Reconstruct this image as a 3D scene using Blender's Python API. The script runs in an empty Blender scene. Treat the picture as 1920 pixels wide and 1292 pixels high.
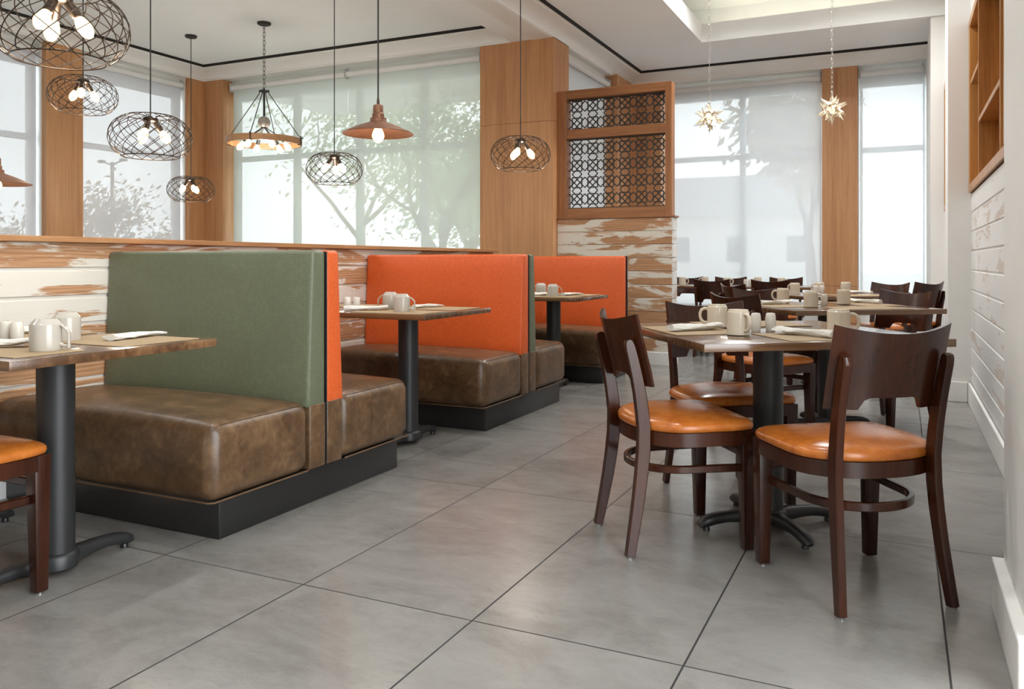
import bpy, bmesh, math, random
from mathutils import Vector, Matrix
random.seed(7)
PI = math.pi
S = bpy.context.scene
COL = S.collection

# ------------------------------------------------------------------ camera, sky, exposure
cd = bpy.data.cameras.new('camera'); cam = bpy.data.objects.new('camera', cd); COL.objects.link(cam)
cam.location = (2.294, -2.0, 1.009)
cam.rotation_euler = (PI/2, 0, math.radians(25.11))
cd.sensor_width = 36; cd.lens = 28.46
cd.shift_x = -0.0103; cd.shift_y = -0.0809
cd.clip_start = 0.05; cd.clip_end = 300
S.camera = cam
W = bpy.data.worlds.new('overcast_sky'); S.world = W; W.use_nodes = True
WB = W.node_tree.nodes['Background']
WB.inputs[0].default_value = (0.90, 0.955, 1.0, 1); WB.inputs[1].default_value = 5.2
S.view_settings.view_transform = 'Standard'; S.view_settings.look = 'None'
S.view_settings.exposure = 0.86; S.view_settings.gamma = 1.0; S.view_settings.use_curve_mapping = False
S.cycles.max_bounces = 10; S.cycles.diffuse_bounces = 6; S.cycles.transparent_max_bounces = 24
S.cycles.use_denoising = True

# ------------------------------------------------------------------ helpers
def link(o, parent=None):
    COL.objects.link(o)
    if parent is not None: o.parent = parent
    return o

def obj(name, bm, mat, parent=None, sharp=35, kind=None):
    bmesh.ops.recalc_face_normals(bm, faces=bm.faces[:])
    me = bpy.data.meshes.new(name); bm.to_mesh(me); bm.free()
    me.materials.append(mat)
    me.polygons.foreach_set('use_smooth', [True]*len(me.polygons))
    me.set_sharp_from_angle(angle=math.radians(sharp))
    o = link(bpy.data.objects.new(name, me), parent)
    if kind: o['kind'] = kind
    return o

def tag(o, label, cat, group=None):
    o['label'] = label; o['category'] = cat
    if group: o['group'] = group
    return o

def thing(name, label, cat, loc=(0, 0, 0), rz=0, group=None):
    o = link(bpy.data.objects.new(name, None)); o.location = loc; o.rotation_euler = (0, 0, rz)
    o.empty_display_size = 0.05
    return tag(o, label, cat, group)

def dup(root, loc, rz, label, group=None):
    r = root.copy(); COL.objects.link(r); r.location = loc; r.rotation_euler = (0, 0, rz); r['label'] = label
    if group: r['group'] = group
    for ch in list(root.children):
        c = ch.copy(); COL.objects.link(c); c.parent = r
        for g in list(ch.children):
            d = g.copy(); COL.objects.link(d); d.parent = c
    return r

def B(): return bmesh.new()

def box(bm, x0, x1, y0, y1, z0, z1, bev=0.0, seg=2, M=None):
    v = [bm.verts.new((x, y, z)) for z in (z0, z1) for y in (y0, y1) for x in (x0, x1)]
    fs = [bm.faces.new([v[i] for i in q]) for q in ((0, 2, 3, 1), (4, 5, 7, 6), (0, 1, 5, 4), (2, 6, 7, 3), (0, 4, 6, 2), (1, 3, 7, 5))]
    new = set(v)
    if bev > 0:
        es = list({e for f in fs for e in f.edges})
        r = bmesh.ops.bevel(bm, geom=es, offset=bev, segments=seg, profile=0.5, affect='EDGES')
        new = {w for w in new if w.is_valid} | set(r['verts'])
    if M is not None:
        for w in new: w.co = M @ w.co
    return bm

def hexa(bm, pts, bev=0.0, seg=3):
    """box from 8 corners: bottom four (ccw) then top four"""
    v = [bm.verts.new(p) for p in pts]
    fs = [bm.faces.new([v[i] for i in q]) for q in ((0, 3, 2, 1), (4, 5, 6, 7), (0, 1, 5, 4), (1, 2, 6, 5), (2, 3, 7, 6), (3, 0, 4, 7))]
    if bev > 0:
        bmesh.ops.bevel(bm, geom=list({e for f in fs for e in f.edges}), offset=bev, segments=seg, profile=0.5, affect='EDGES')
    return bm

def frames(pts, closed):
    n = len(pts); T = []
    for i in range(n):
        a = pts[(i-1) % n] if closed or i > 0 else pts[i]
        b = pts[(i+1) % n] if closed or i < n-1 else pts[i]
        t = (b-a); T.append(t.normalized() if t.length > 1e-9 else Vector((0, 0, 1)))
    return T

def tube(bm, pts, r, n=8, closed=False):
    pts = [Vector(p) for p in pts]; T = frames(pts, closed)
    up = Vector((0, 0, 1)) if abs(T[0].z) < 0.9 else Vector((1, 0, 0))
    N = (up - T[0]*up.dot(T[0])).normalized(); rings = []
    for i, p in enumerate(pts):
        N = (N - T[i]*N.dot(T[i])).normalized(); Bn = T[i].cross(N)
        rr = r[i] if isinstance(r, (list, tuple)) else r
        rings.append([bm.verts.new(p + (N*math.cos(2*PI*k/n) + Bn*math.sin(2*PI*k/n))*rr) for k in range(n)])
    m = len(rings)
    for i in range(m if closed else m-1):
        a, b = rings[i], rings[(i+1) % m]
        for k in range(n): bm.faces.new((a[k], a[(k+1) % n], b[(k+1) % n], b[k]))
    if not closed:
        bm.faces.new(rings[0][::-1]); bm.faces.new(rings[-1])
    return bm

def band(bm, pts, w, h, closed=False, up=Vector((0, 0, 1)), bev=0.0):
    """rectangular section swept along pts; w across, h along up; w/h may be lists"""
    pts = [Vector(p) for p in pts]; T = frames(pts, closed); rings = []
    for i, p in enumerate(pts):
        side = T[i].cross(up).normalized(); u2 = side.cross(T[i]).normalized()
        ww = (w[i] if isinstance(w, (list, tuple)) else w)/2; hh = (h[i] if isinstance(h, (list, tuple)) else h)/2
        c = bev
        if c > 0:
            prof = [(-ww+c, -hh), (ww-c, -hh), (ww, -hh+c), (ww, hh-c), (ww-c, hh), (-ww+c, hh), (-ww, hh-c), (-ww, -hh+c)]
        else: prof = [(-ww, -hh), (ww, -hh), (ww, hh), (-ww, hh)]
        rings.append([bm.verts.new(p + side*a + u2*b) for a, b in prof])
    m = len(rings); n = len(rings[0])
    for i in range(m if closed else m-1):
        a, b = rings[i], rings[(i+1) % m]
        for k in range(n): bm.faces.new((a[k], a[(k+1) % n], b[(k+1) % n], b[k]))
    if not closed:
        bm.faces.new(rings[0][::-1]); bm.faces.new(rings[-1])
    return bm

def lathe(bm, prof, n=24, c=(0, 0, 0), M=None):
    c = Vector(c); rings = []
    for r, z in prof:
        if r < 1e-6: ring = [bm.verts.new((0, 0, z))]
        else: ring = [bm.verts.new((r*math.cos(2*PI*k/n), r*math.sin(2*PI*k/n), z)) for k in range(n)]
        rings.append(ring)
    for a, b in zip(rings, rings[1:]):
        for k in range(n):
            k2 = (k+1) % n
            if len(a) == 1 and len(b) == 1: continue
            if len(a) == 1: bm.faces.new((a[0], b[k2], b[k]))
            elif len(b) == 1: bm.faces.new((a[k], a[k2], b[0]))
            else: bm.faces.new((a[k], a[k2], b[k2], b[k]))
    if len(rings[0]) > 1: bm.faces.new(rings[0][::-1])
    if len(rings[-1]) > 1: bm.faces.new(rings[-1])
    for ring in rings:
        for v in ring: v.co = (M @ v.co if M is not None else v.co) + c
    return bm

def shell(bm, prof, n=24, c=(0, 0, 0)):
    """open lathe without caps"""
    c = Vector(c); rings = [[bm.verts.new(Vector((r*math.cos(2*PI*k/n), r*math.sin(2*PI*k/n), z))+c) for k in range(n)] for r, z in prof]
    for a, b in zip(rings, rings[1:]):
        for k in range(n): bm.faces.new((a[k], a[(k+1) % n], b[(k+1) % n], b[k]))
    return bm

def prism(bm, poly, z0, z1, bev=0.0, seg=2):
    a = [bm.verts.new((x, y, z0)) for x, y in poly]; b = [bm.verts.new((x, y, z1)) for x, y in poly]
    fs = [bm.faces.new(a[::-1]), bm.faces.new(b)]
    n = len(poly)
    for k in range(n): fs.append(bm.faces.new((a[k], a[(k+1) % n], b[(k+1) % n], b[k])))
    if bev > 0:
        es = [e for f in fs[:2] for e in f.edges]
        bmesh.ops.bevel(bm, geom=es, offset=bev, segments=seg, profile=0.5, affect='EDGES')
    return bm

def cushion(bm, x0, x1, y0, y1, z0, z1, r=0.04, crown=0.025, nx=8, ny=6):
    box(bm, x0, x1, y0, y1, z0, z1, r, 4)
    for i in range(1, nx):
        bmesh.ops.bisect_plane(bm, geom=bm.verts[:]+bm.edges[:]+bm.faces[:], plane_co=(x0+(x1-x0)*i/nx, 0, 0), plane_no=(1, 0, 0))
    for i in range(1, ny):
        bmesh.ops.bisect_plane(bm, geom=bm.verts[:]+bm.edges[:]+bm.faces[:], plane_co=(0, y0+(y1-y0)*i/ny, 0), plane_no=(0, 1, 0))
    for v in bm.verts:
        u = abs(2*(v.co.x-x0)/(x1-x0)-1); w = abs(2*(v.co.y-y0)/(y1-y0)-1)
        t = (v.co.z-z0)/(z1-z0)
        v.co.z += crown*max(0, 1-u**3)*max(0, 1-w**2.5)*max(0, t)**2
    return bm

# ------------------------------------------------------------------ materials
class N:
    def __init__(self, name):
        self.m = bpy.data.materials.new(name); self.m.use_nodes = True
        self.t = self.m.node_tree; self.t.nodes.clear()
        self.out = self.t.nodes.new('ShaderNodeOutputMaterial')
    def n(self, typ, _in=None, **kw):
        nd = self.t.nodes.new('ShaderNode'+typ)
        for k, v in kw.items(): setattr(nd, k, v)
        for k, v in (_in or {}).items(): self.set(nd, k, v)
        return nd
    def set(self, nd, k, v):
        s = nd.inputs[k]
        if hasattr(v, 'outputs'): v = v.outputs[0]
        if isinstance(v, bpy.types.NodeSocket): self.t.links.new(v, s)
        elif isinstance(v, tuple) and len(v) == 3 and s.type == 'RGBA': s.default_value = (*v, 1)
        else: s.default_value = v
    def coord(self, scale=(1, 1, 1), loc=None):
        tc = self.n('TexCoord'); mp = self.n('Mapping', {'Vector': tc.outputs['Object'], 'Scale': scale})
        if loc is not None: self.set(mp, 'Location', loc)
        return mp
    def noise(self, vec, scale, detail=3, rough=0.55, dist=0.0):
        return self.n('TexNoise', {'Vector': vec, 'Scale': scale, 'Detail': detail, 'Roughness': rough, 'Distortion': dist})
    def ramp(self, fac, stops):
        r = self.n('ValToRGB', {'Fac': fac}); e = r.color_ramp.elements
        while len(e) < len(stops): e.new(0.5)
        for el, (p, c) in zip(e, stops):
            el.position = p; el.color = (*c, 1) if isinstance(c, tuple) else (c, c, c, 1)
        return r
    def mix(self, fac, a, b):
        x = self.n('MixRGB'); self.set(x, 'Fac', fac); self.set(x, 'Color1', a); self.set(x, 'Color2', b); return x
    def math(self, op, a, b=0.0):
        x = self.n('Math', operation=op); self.set(x, 0, a); self.set(x, 1, b); return x
    def bump(self, h, strength=0.2, dist=0.01):
        return self.n('Bump', {'Height': h, 'Strength': strength, 'Distance': dist})
    def bsdf(self, color, rough=0.5, metal=0.0, normal=None, spec=0.5, **kw):
        p = self.n('BsdfPrincipled'); self.set(p, 'Base Color', color); self.set(p, 'Roughness', rough); self.set(p, 'Metallic', metal)
        self.set(p, 'Specular IOR Level', spec)
        if normal is not None: self.set(p, 'Normal', normal)
        for k, v in kw.items(): self.set(p, k.replace('_', ' '), v)
        self.t.links.new(p.outputs[0], self.out.inputs[0]); return self.m

def plain(name, color, rough=0.5, metal=0.0, spec=0.5, var=0.06, scale=6.0, bump=0.0, bscale=80.0, **kw):
    g = N(name); c = g.coord(); nz = g.noise(c, scale, 4)
    d = tuple(x*(1-var) for x in color); l = tuple(min(1, x*(1+var)) for x in color)
    col = g.ramp(nz, [(0.3, d), (0.7, l)])
    nm = g.bump(g.noise(c, bscale, 2), bump, 0.004) if bump > 0 else None
    return g.bsdf(col, rough, metal, nm, spec, **kw)

def emit(name, color, strength):
    g = N(name); e = g.n('Emission', {'Color': color, 'Strength': strength})
    g.t.links.new(e.outputs[0], g.out.inputs[0]); return g.m

def m_floor():
    g = N('concrete_look_tile'); tc = g.n('TexCoord'); sp = g.n('SeparateXYZ', {0: tc.outputs['Object']})
    def line(ax, period, wd):
        a = g.math('DIVIDE', sp.outputs[ax], period); b = g.math('FRACT', g.math('ADD', a, 100.5)); c = g.math('ABSOLUTE', g.math('SUBTRACT', b, 0.5))
        return g.math('LESS_THAN', c, wd/period), g.math('FLOOR', g.math('ADD', a, 100.0))
    lx, ix = line('X', 0.6, 0.0028); ly, iy = line('Y', 1.2, 0.0025)
    gr = g.math('MAXIMUM', lx, ly)
    cmb = g.n('CombineXYZ', {0: ix, 1: iy}); wn = g.n('TexWhiteNoise', {0: cmb}); wn.noise_dimensions = '2D'
    off = g.n('VectorMath', {0: tc.outputs['Object'], 1: g.n('CombineXYZ', {2: g.math('MULTIPLY', wn.outputs['Value'], 37.0)})}, operation='ADD')
    offs = g.n('Mapping', {'Vector': off, 'Rotation': (0, 0, 0.6), 'Scale': (1.0, 1.7, 1.0)}); n1 = g.noise(offs, 2.4, 8, 0.62, 0.7); n2 = g.noise(offs, 15, 6, 0.7, 0.6); n3 = g.noise(off, 220, 2)
    f = g.math('ADD', g.math('MULTIPLY', n1, 0.65), g.math('ADD', g.math('MULTIPLY', n2, 0.25), g.math('MULTIPLY', n3, 0.1)))
    base = g.ramp(f, [(0.33, (0.148, 0.137, 0.123)), (0.5, (0.207, 0.195, 0.179)), (0.67, (0.252, 0.240, 0.223))])
    tint = g.mix(g.math('MULTIPLY', wn.outputs['Value'], 0.18), base, (0.20, 0.188, 0.17))
    col = g.mix(gr, tint, (0.018, 0.017, 0.016))
    ro = g.math('ADD', g.math('MULTIPLY', n2, 0.14), 0.17)
    hgt = g.math('SUBTRACT', g.math('ADD', g.math('MULTIPLY', n2, 0.5), g.math('MULTIPLY', g.noise(off, 45, 3), 0.4)), g.math('MULTIPLY', gr, 2.0))
    return g.bsdf(col, g.math('MAXIMUM', ro, g.math('MULTIPLY', gr, 0.8)), 0, g.bump(hgt, 0.12, 0.01), 0.5)

def m_oak(name='oak_veneer', dark=(0.40, 0.185, 0.078), mid=(0.52, 0.258, 0.116), light=(0.60, 0.32, 0.150), axis='z', rough=0.42):
    g = N(name); lo, hi = 1.6, 38
    sc = {'z': (hi, hi, lo), 'x': (lo, hi, hi), 'y': (hi, lo, hi)}[axis]
    c = g.coord(sc); n1 = g.noise(c, 1.0, 5, 0.6, 0.3)
    c2 = g.coord({'z': (6, 6, .35), 'x': (.35, 6, 6), 'y': (6, .35, 6)}[axis]); n2 = g.noise(c2, 1.0, 3, 0.5, 0.6)
    c3 = g.coord({'z': (200, 200, 9), 'x': (9, 200, 200), 'y': (200, 9, 200)}[axis]); n3 = g.noise(c3, 1.0, 2)
    f = g.math('ADD', g.math('MULTIPLY', n1, 0.45), g.math('ADD', g.math('MULTIPLY', n2, 0.4), g.math('MULTIPLY', n3, 0.15)))
    col = g.ramp(f, [(0.36, dark), (0.5, mid), (0.64, light)])
    return g.bsdf(col, rough, 0, g.bump(n3, 0.06, 0.003), 0.4)

def m_reclaimed(name, axis, paint=0.5, white=(0.76, 0.70, 0.61), wood=(0.46, 0.25, 0.13), woodd=(0.31, 0.145, 0.065), pale=0.0):
    g = N(name); geo = g.n('NewGeometry'); rnd = geo.outputs['Random Per Island']
    tc = g.n('TexCoord')
    off = g.n('CombineXYZ', {0: g.math('MULTIPLY', rnd, 31.0), 1: g.math('MULTIPLY', rnd, 57.0), 2: g.math('MULTIPLY', rnd, 13.0)})
    v = g.n('VectorMath', {0: tc.outputs['Object'], 1: off}, operation='ADD')
    def mp(a, b): return g.n('Mapping', {'Vector': v, 'Scale': (a, b, b) if axis == 'x' else (b, a, b)})
    big = g.noise(mp(1.5, 8.0), 1.0, 7, 0.56, 0.9)
    fib = g.noise(mp(5.0, 150.0), 1.0, 4, 0.65, 0.4)
    sel = g.math('ADD', g.math('ADD', g.math('MULTIPLY', big, 0.84), g.math('MULTIPLY', fib, 0.16)), g.math('MULTIPLY', g.math('SUBTRACT', rnd, 0.5), 0.10))
    th = 0.5 + (0.5-paint)*0.35
    mask = g.ramp(sel, [(th-0.014, 0.0), (th+0.020, 1.0)])
    wv = g.n('TexWave', {'Vector': mp(0.55, 9.0), 'Scale': 2.2, 'Distortion': 9.0, 'Detail': 3.0, 'Detail Scale': 1.1}, wave_type='BANDS', bands_direction='Z')
    gf = g.math('ADD', g.math('ADD', g.math('MULTIPLY', wv, 0.2), g.math('MULTIPLY', fib, 0.5)), g.math('MULTIPLY', g.noise(mp(2.5, 30.0), 1.0, 4, 0.6, 0.8), 0.3))
    wcol = g.ramp(gf, [(0.30, woodd), (0.48, wood), (0.70, tuple(min(1, x*1.3) for x in wood))])
    wmix = g.mix(pale, wcol, white)
    pcol = g.mix(g.math('MULTIPLY', fib, 0.25), white, tuple(x*0.82 for x in white))
    col = g.mix(mask, wmix, pcol)
    hgt = g.math('ADD', g.math('MULTIPLY', mask, 0.5), g.math('MULTIPLY', fib, 0.6))
    return g.bsdf(col, g.mix(mask, (0.62, 0.62, 0.62), (0.45, 0.45, 0.45)), 0, g.bump(hgt, 0.25, 0.004), 0.35)

def m_leather(name, dark, mid, light, rough=0.4, sc=9.0, bump=0.12):
    g = N(name); c = g.coord(); n1 = g.noise(c, sc, 7, 0.65, 0.4); n2 = g.noise(c, sc*4, 5, 0.6)
    f = g.math('ADD', g.math('MULTIPLY', n1, 0.65), g.math('MULTIPLY', n2, 0.35))
    col = g.ramp(f, [(0.36, dark), (0.5, mid), (0.66, light)])
    vo = g.n('TexVoronoi', {'Vector': c, 'Scale': 320.0})
    hgt = g.math('ADD', g.math('MULTIPLY', vo.outputs['Distance'], 0.5), g.math('MULTIPLY', n2, 0.6))
    return g.bsdf(col, rough, 0, g.bump(hgt, bump, 0.003), 0.5)

def m_green():
    g = N('green_patterned_vinyl'); tc = g.n('TexCoord'); sp = g.n('SeparateXYZ', {0: tc.outputs['Object']})
    # upright rows of small rings with light centres, some missing
    u = g.math('MULTIPLY', g.math('ADD', sp.outputs['X'], sp.outputs['Y']), 72.0); cu = g.math('FLOOR', u)
    sh = g.n('TexWhiteNoise', {1: cu}); sh.noise_dimensions = '1D'
    w = g.math('ADD', g.math('MULTIPLY', sp.outputs['Z'], 92.0), g.math('MULTIPLY', sh.outputs['Value'], 5.0)); cw = g.math('FLOOR', w)
    wn = g.n('TexWhiteNoise', {0: g.n('CombineXYZ', {0: cu, 1: cw})}); wn.noise_dimensions = '2D'
    fx = g.math('SUBTRACT', g.math('FRACT', u), 0.5); fz = g.math('SUBTRACT', g.math('FRACT', w), 0.5)
    d = g.math('SQRT', g.math('ADD', g.math('MULTIPLY', fx, fx), g.math('MULTIPLY', fz, fz)))
    on = g.math('GREATER_THAN', wn.outputs['Value'], 0.26)
    ringm = g.math('MULTIPLY', g.math('LESS_THAN', g.math('ABSOLUTE', g.math('SUBTRACT', d, 0.36)), 0.13), on)
    dot = g.math('MULTIPLY', g.math('LESS_THAN', d, 0.20), on)
    rib = g.math('GREATER_THAN', g.math('ABSOLUTE', fx), 0.44)
    nz = g.noise(g.coord(), 160.0, 3); nb = g.noise(g.coord(), 4.0, 4)
    base = g.ramp(nb, [(0.3, (0.122, 0.136, 0.080)), (0.7, (0.146, 0.164, 0.098))])
    col = g.mix(g.math('MULTIPLY', ringm, 0.62), base, (0.062, 0.075, 0.042))
    col = g.mix(g.math('MULTIPLY', dot, 0.7), col, (0.27, 0.29, 0.19))
    col = g.mix(g.math('MULTIPLY', rib, 0.25), col, (0.20, 0.21, 0.14))
    col = g.mix(g.math('MULTIPLY', nz, 0.25), col, (0.10, 0.11, 0.065))
    return g.bsdf(col, 0.45, 0, g.bump(g.math('SUBTRACT', dot, ringm), 0.2, 0.0015), 0.5)

def m_orange():
    g = N('orange_paisley_vinyl'); c = g.coord()
    n1 = g.noise(c, 7.0, 2, 0.5, 1.6); n2 = g.noise(c, 16.0, 2, 0.5, 1.2)
    l1 = g.math('ABSOLUTE', g.math('SUBTRACT', g.math('FRACT', g.math('MULTIPLY', n1, 16.0)), 0.5))
    l2 = g.math('ABSOLUTE', g.math('SUBTRACT', g.math('FRACT', g.math('MULTIPLY', n2, 12.0)), 0.5))
    f = g.math('ADD', g.math('MULTIPLY', l1, 1.0), g.math('MULTIPLY', l2, 1.0))
    col = g.ramp(f, [(0.1, (0.60, 0.090, 0.015)), (0.5, (0.68, 0.110, 0.020)), (0.9, (0.72, 0.124, 0.025))])
    return g.bsdf(col, 0.42, 0, g.bump(f, 0.14, 0.002), 0.5)

def m_tabletop(name, axis):
    g = N(name); sc = (0.9, 30, 22) if axis == 'x' else (30, 0.9, 22)
    c = g.coord(sc); n1 = g.noise(c, 1.0, 5, 0.6, 0.5)
    tc = g.n('TexCoord'); sp = g.n('SeparateXYZ', {0: tc.outputs['Object']})
    k = g.math('FLOOR', g.math('MULTIPLY', sp.outputs['Y' if axis == 'x' else 'X'], 8.5))
    wn = g.n('TexWhiteNoise', {1: k}); wn.noise_dimensions = '1D'
    f = g.math('ADD', g.math('MULTIPLY', n1, 0.75), g.math('MULTIPLY', wn.outputs['Value'], 0.25))
    col = g.ramp(f, [(0.34, (0.080, 0.036, 0.015)), (0.5, (0.145, 0.070, 0.030)), (0.68, (0.215, 0.112, 0.050))])
    return g.bsdf(col, 0.2, 0, None, 0.5, Coat_Weight=0.5, Coat_Roughness=0.1)

def m_chairwood():
    g = N('dark_cherry_stained_wood'); c = g.coord((7, 7, 1.6)); n1 = g.noise(c, 1.0, 3, 0.5, 0.4); n2 = g.noise(g.coord((70, 70, 5)), 1.0, 3)
    f = g.math('ADD', g.math('MULTIPLY', n1, 0.7), g.math('MULTIPLY', n2, 0.3))
    col = g.ramp(f, [(0.30, (0.020, 0.0054, 0.0021)), (0.5, (0.037, 0.0090, 0.0032)), (0.72, (0.068, 0.0165, 0.0050))])
    return g.bsdf(col, 0.25, 0, None, 0.45)

def m_mat():
    g = N('woven_straw'); tc = g.n('TexCoord'); sp = g.n('SeparateXYZ', {0: tc.outputs['Object']})
    a = g.math('SINE', g.math('MULTIPLY', sp.outputs['X'], 1900.0)); b = g.math('SINE', g.math('MULTIPLY', sp.outputs['Y'], 1500.0))
    p = g.math('MULTIPLY', a, b); f = g.math('ADD', g.math('MULTIPLY', p, 0.5), 0.5)
    nz = g.noise(g.coord((260, 30, 1)), 1.0, 3)
    ff = g.math('ADD', g.math('MULTIPLY', f, 0.6), g.math('MULTIPLY', nz, 0.4))
    col = g.ramp(ff, [(0.2, (0.21, 0.135, 0.068)), (0.55, (0.37, 0.26, 0.145)), (0.85, (0.50, 0.375, 0.23))])
    return g.bsdf(col, 0.7, 0, g.bump(f, 0.2, 0.001), 0.3)

def m_blind(name, tint, thr=0.16, tlf=0.22):
    g = N(name); c = g.coord((1, 1, 1)); nz = g.noise(c, 260.0, 1)
    col = g.ramp(nz, [(0.3, tuple(x*0.97 for x in tint)), (0.7, tint)])
    tr = g.n('BsdfTransparent', {'Color': (1, 1, 1)}); df = g.n('BsdfDiffuse', {'Color': col}); tl = g.n('BsdfTranslucent', {'Color': col})
    m1 = g.n('MixShader'); g.set(m1, 0, tlf); g.t.links.new(df.outputs[0], m1.inputs[1]); g.t.links.new(tl.outputs[0], m1.inputs[2])
    m2 = g.n('MixShader'); g.set(m2, 0, thr); g.t.links.new(m1.outputs[0], m2.inputs[1]); g.t.links.new(tr.outputs[0], m2.inputs[2])
    g.t.links.new(m2.outputs[0], g.out.inputs[0]); return g.m

def m_glass():
    g = N('window_glass'); tr = g.n('BsdfTransparent', {'Color': (0.94, 0.965, 0.96)}); gl = g.n('BsdfGlossy', {'Roughness': 0.02})
    fr = g.n('Fresnel', {'IOR': 1.35}); m = g.n('MixShader'); g.t.links.new(fr.outputs[0], m.inputs[0])
    g.t.links.new(tr.outputs[0], m.inputs[1]); g.t.links.new(gl.outputs[0], m.inputs[2]); g.t.links.new(m.outputs[0], g.out.inputs[0]); return g.m

def m_bulb():
    g = N('warm_lit_glass'); lw = g.n('LayerWeight', {'Blend': 0.35})
    col = g.ramp(lw.outputs['Facing'], [(0.0, (1.0, 0.80, 0.48)), (0.7, (1.0, 0.62, 0.26))])
    e = g.n('Emission', {'Color': col, 'Strength': 4.5}); g.t.links.new(e.outputs[0], g.out.inputs[0]); return g.m

def m_star():
    g = N('pierced_silver_metal'); tc = g.n('TexCoord'); vo = g.n('TexVoronoi', {'Vector': tc.outputs['Object'], 'Scale': 130.0})
    hole = g.math('LESS_THAN', vo.outputs['Distance'], 0.32)
    p = g.n('BsdfPrincipled'); g.set(p, 'Base Color', (0.62, 0.57, 0.48)); g.set(p, 'Roughness', 0.3); g.set(p, 'Metallic', 0.85)
    tr = g.n('BsdfTransparent'); m = g.n('MixShader'); g.t.links.new(hole.outputs[0], m.inputs[0])
    g.t.links.new(p.outputs[0], m.inputs[1]); g.t.links.new(tr.outputs[0], m.inputs[2]); g.t.links.new(m.outputs[0], g.out.inputs[0]); return g.m

FLOOR = m_floor(); OAK = m_oak()
OAKX = m_oak('oak_rail_x', axis='x', dark=(0.20, 0.078, 0.028), mid=(0.32, 0.132, 0.048), light=(0.42, 0.19, 0.075))
OAKY = m_oak('oak_rail_y', axis='y', dark=(0.27, 0.125, 0.05), mid=(0.42, 0.21, 0.09), light=(0.52, 0.29, 0.14))
OAKS = m_oak('oak_frame', dark=(0.20, 0.078, 0.028), mid=(0.32, 0.132, 0.048), light=(0.42, 0.19, 0.075))
OAKN = m_oak('honey_oak', dark=(0.30, 0.125, 0.03), mid=(0.47, 0.215, 0.058), light=(0.58, 0.29, 0.09), rough=0.3)
WHITE = plain('white_painted_wall', (0.80, 0.785, 0.75), 0.55, var=0.015)
CEIL = plain('white_ceiling_paint', (0.88, 0.895, 0.89), 0.8, var=0.01)
TRIM = plain('white_gloss_trim', (0.83, 0.82, 0.79), 0.4, var=0.01)
FRAMEW = plain('white_window_metal', (0.78, 0.80, 0.80), 0.4, var=0.01)
GAP = plain('gap_shade', (0.012, 0.011, 0.010), 0.8)
RECL_Y = m_reclaimed('reclaimed_planks_along_y', 'y', 0.42)
RECL_X = m_reclaimed('reclaimed_planks_along_x', 'x', 0.45)
RECL_W = m_reclaimed('whitewashed_planks', 'y', 0.76, white=(0.80, 0.79, 0.77), wood=(0.50, 0.34, 0.24), woodd=(0.40, 0.27, 0.19), pale=0.50)
GROOVE = plain('painted_groove', (0.74, 0.70, 0.63), 0.6, var=0.03)
LEATHER = m_leather('distressed_brown_leather', (0.058, 0.030, 0.0130), (0.108, 0.059, 0.0275), (0.185, 0.106, 0.052), 0.33)
PIPING = m_leather('tan_piping', (0.08, 0.041, 0.018), (0.12, 0.064, 0.030), (0.16, 0.088, 0.044), 0.55)
TAN = m_leather('tan_seat_vinyl', (0.38, 0.098, 0.014), (0.48, 0.138, 0.020), (0.55, 0.175, 0.030), 0.25, 12.0, 0.03)
GREEN = m_green(); ORANGE = m_orange()
BLACKP = plain('black_laminate', (0.014, 0.0135, 0.013), 0.33, var=0.15)
BLACKM = plain('black_textured_iron', (0.020, 0.020, 0.0205), 0.42, var=0.1, bump=0.08, bscale=600)
BLACKT = plain('black_seam', (0.01, 0.01, 0.01), 0.5)
CHAIRW = m_chairwood()
TOPX = m_tabletop('tabletop_planks_x', 'x'); TOPY = m_tabletop('tabletop_planks_y', 'y')
MATW = m_mat()
CERAM = plain('ivory_ceramic', (0.62, 0.53, 0.41), 0.16, var=0.02)
CERAS = plain('shaker_ceramic', (0.70, 0.65, 0.56), 0.18, var=0.01)
CERAW = plain('white_ceramic', (0.45, 0.405, 0.345), 0.14, var=0.015)
NAPK = plain('white_paper_napkin', (0.66, 0.63, 0.57), 0.85, var=0.04, scale=40)
STEEL = plain('polished_steel', (0.6, 0.6, 0.6), 0.2, 1.0)
BRONZE = plain('dark_bronze_wire', (0.070, 0.048, 0.033), 0.32, 0.8, var=0.2)
CORD = plain('black_cord', (0.02, 0.019, 0.018), 0.6)
COPPER = plain('rust_copper_metal', (0.23, 0.105, 0.058), 0.42, 0.55, var=0.2, scale=14)
RINGW = m_oak('ring_wood', axis='x', dark=(0.26, 0.12, 0.05), mid=(0.36, 0.18, 0.08), light=(0.45, 0.25, 0.12))
GREYB = plain('weathered_grey_wood', (0.25, 0.23, 0.2), 0.6, var=0.2, scale=30)
BULB = m_bulb(); STAR = m_star()
STAREDGE = plain('silver_edge', (0.55, 0.53, 0.48), 0.3, 0.9)
LATT = plain('black_fretwork', (0.022, 0.018, 0.015), 0.5)
GLASS = m_glass()
BLIND_G = m_blind('sunscreen_fabric_tree_tint', (0.74, 0.82, 0.80), 0.076, 0.06)  # same fabric, tinted with the green light of the trees behind
BLIND_W = m_blind('sunscreen_fabric', (0.76, 0.79, 0.82), 0.064, 0.10)
BLIND_L = m_blind('sunscreen_fabric_dimmed', (0.70, 0.72, 0.77), 0.058, 0.01)  # same fabric, darker so the side windows look less bright
TUBEW = plain('white_blind_tube', (0.76, 0.76, 0.75), 0.45, var=0.01)
BRACK = plain('grey_bracket', (0.55, 0.55, 0.54), 0.4)
COVE = emit('warm_cove_led', (1.0, 0.91, 0.70), 3.0)
BARK = plain('bark', (0.075, 0.06, 0.048), 0.9, var=0.3, scale=20, bump=0.5)
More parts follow.
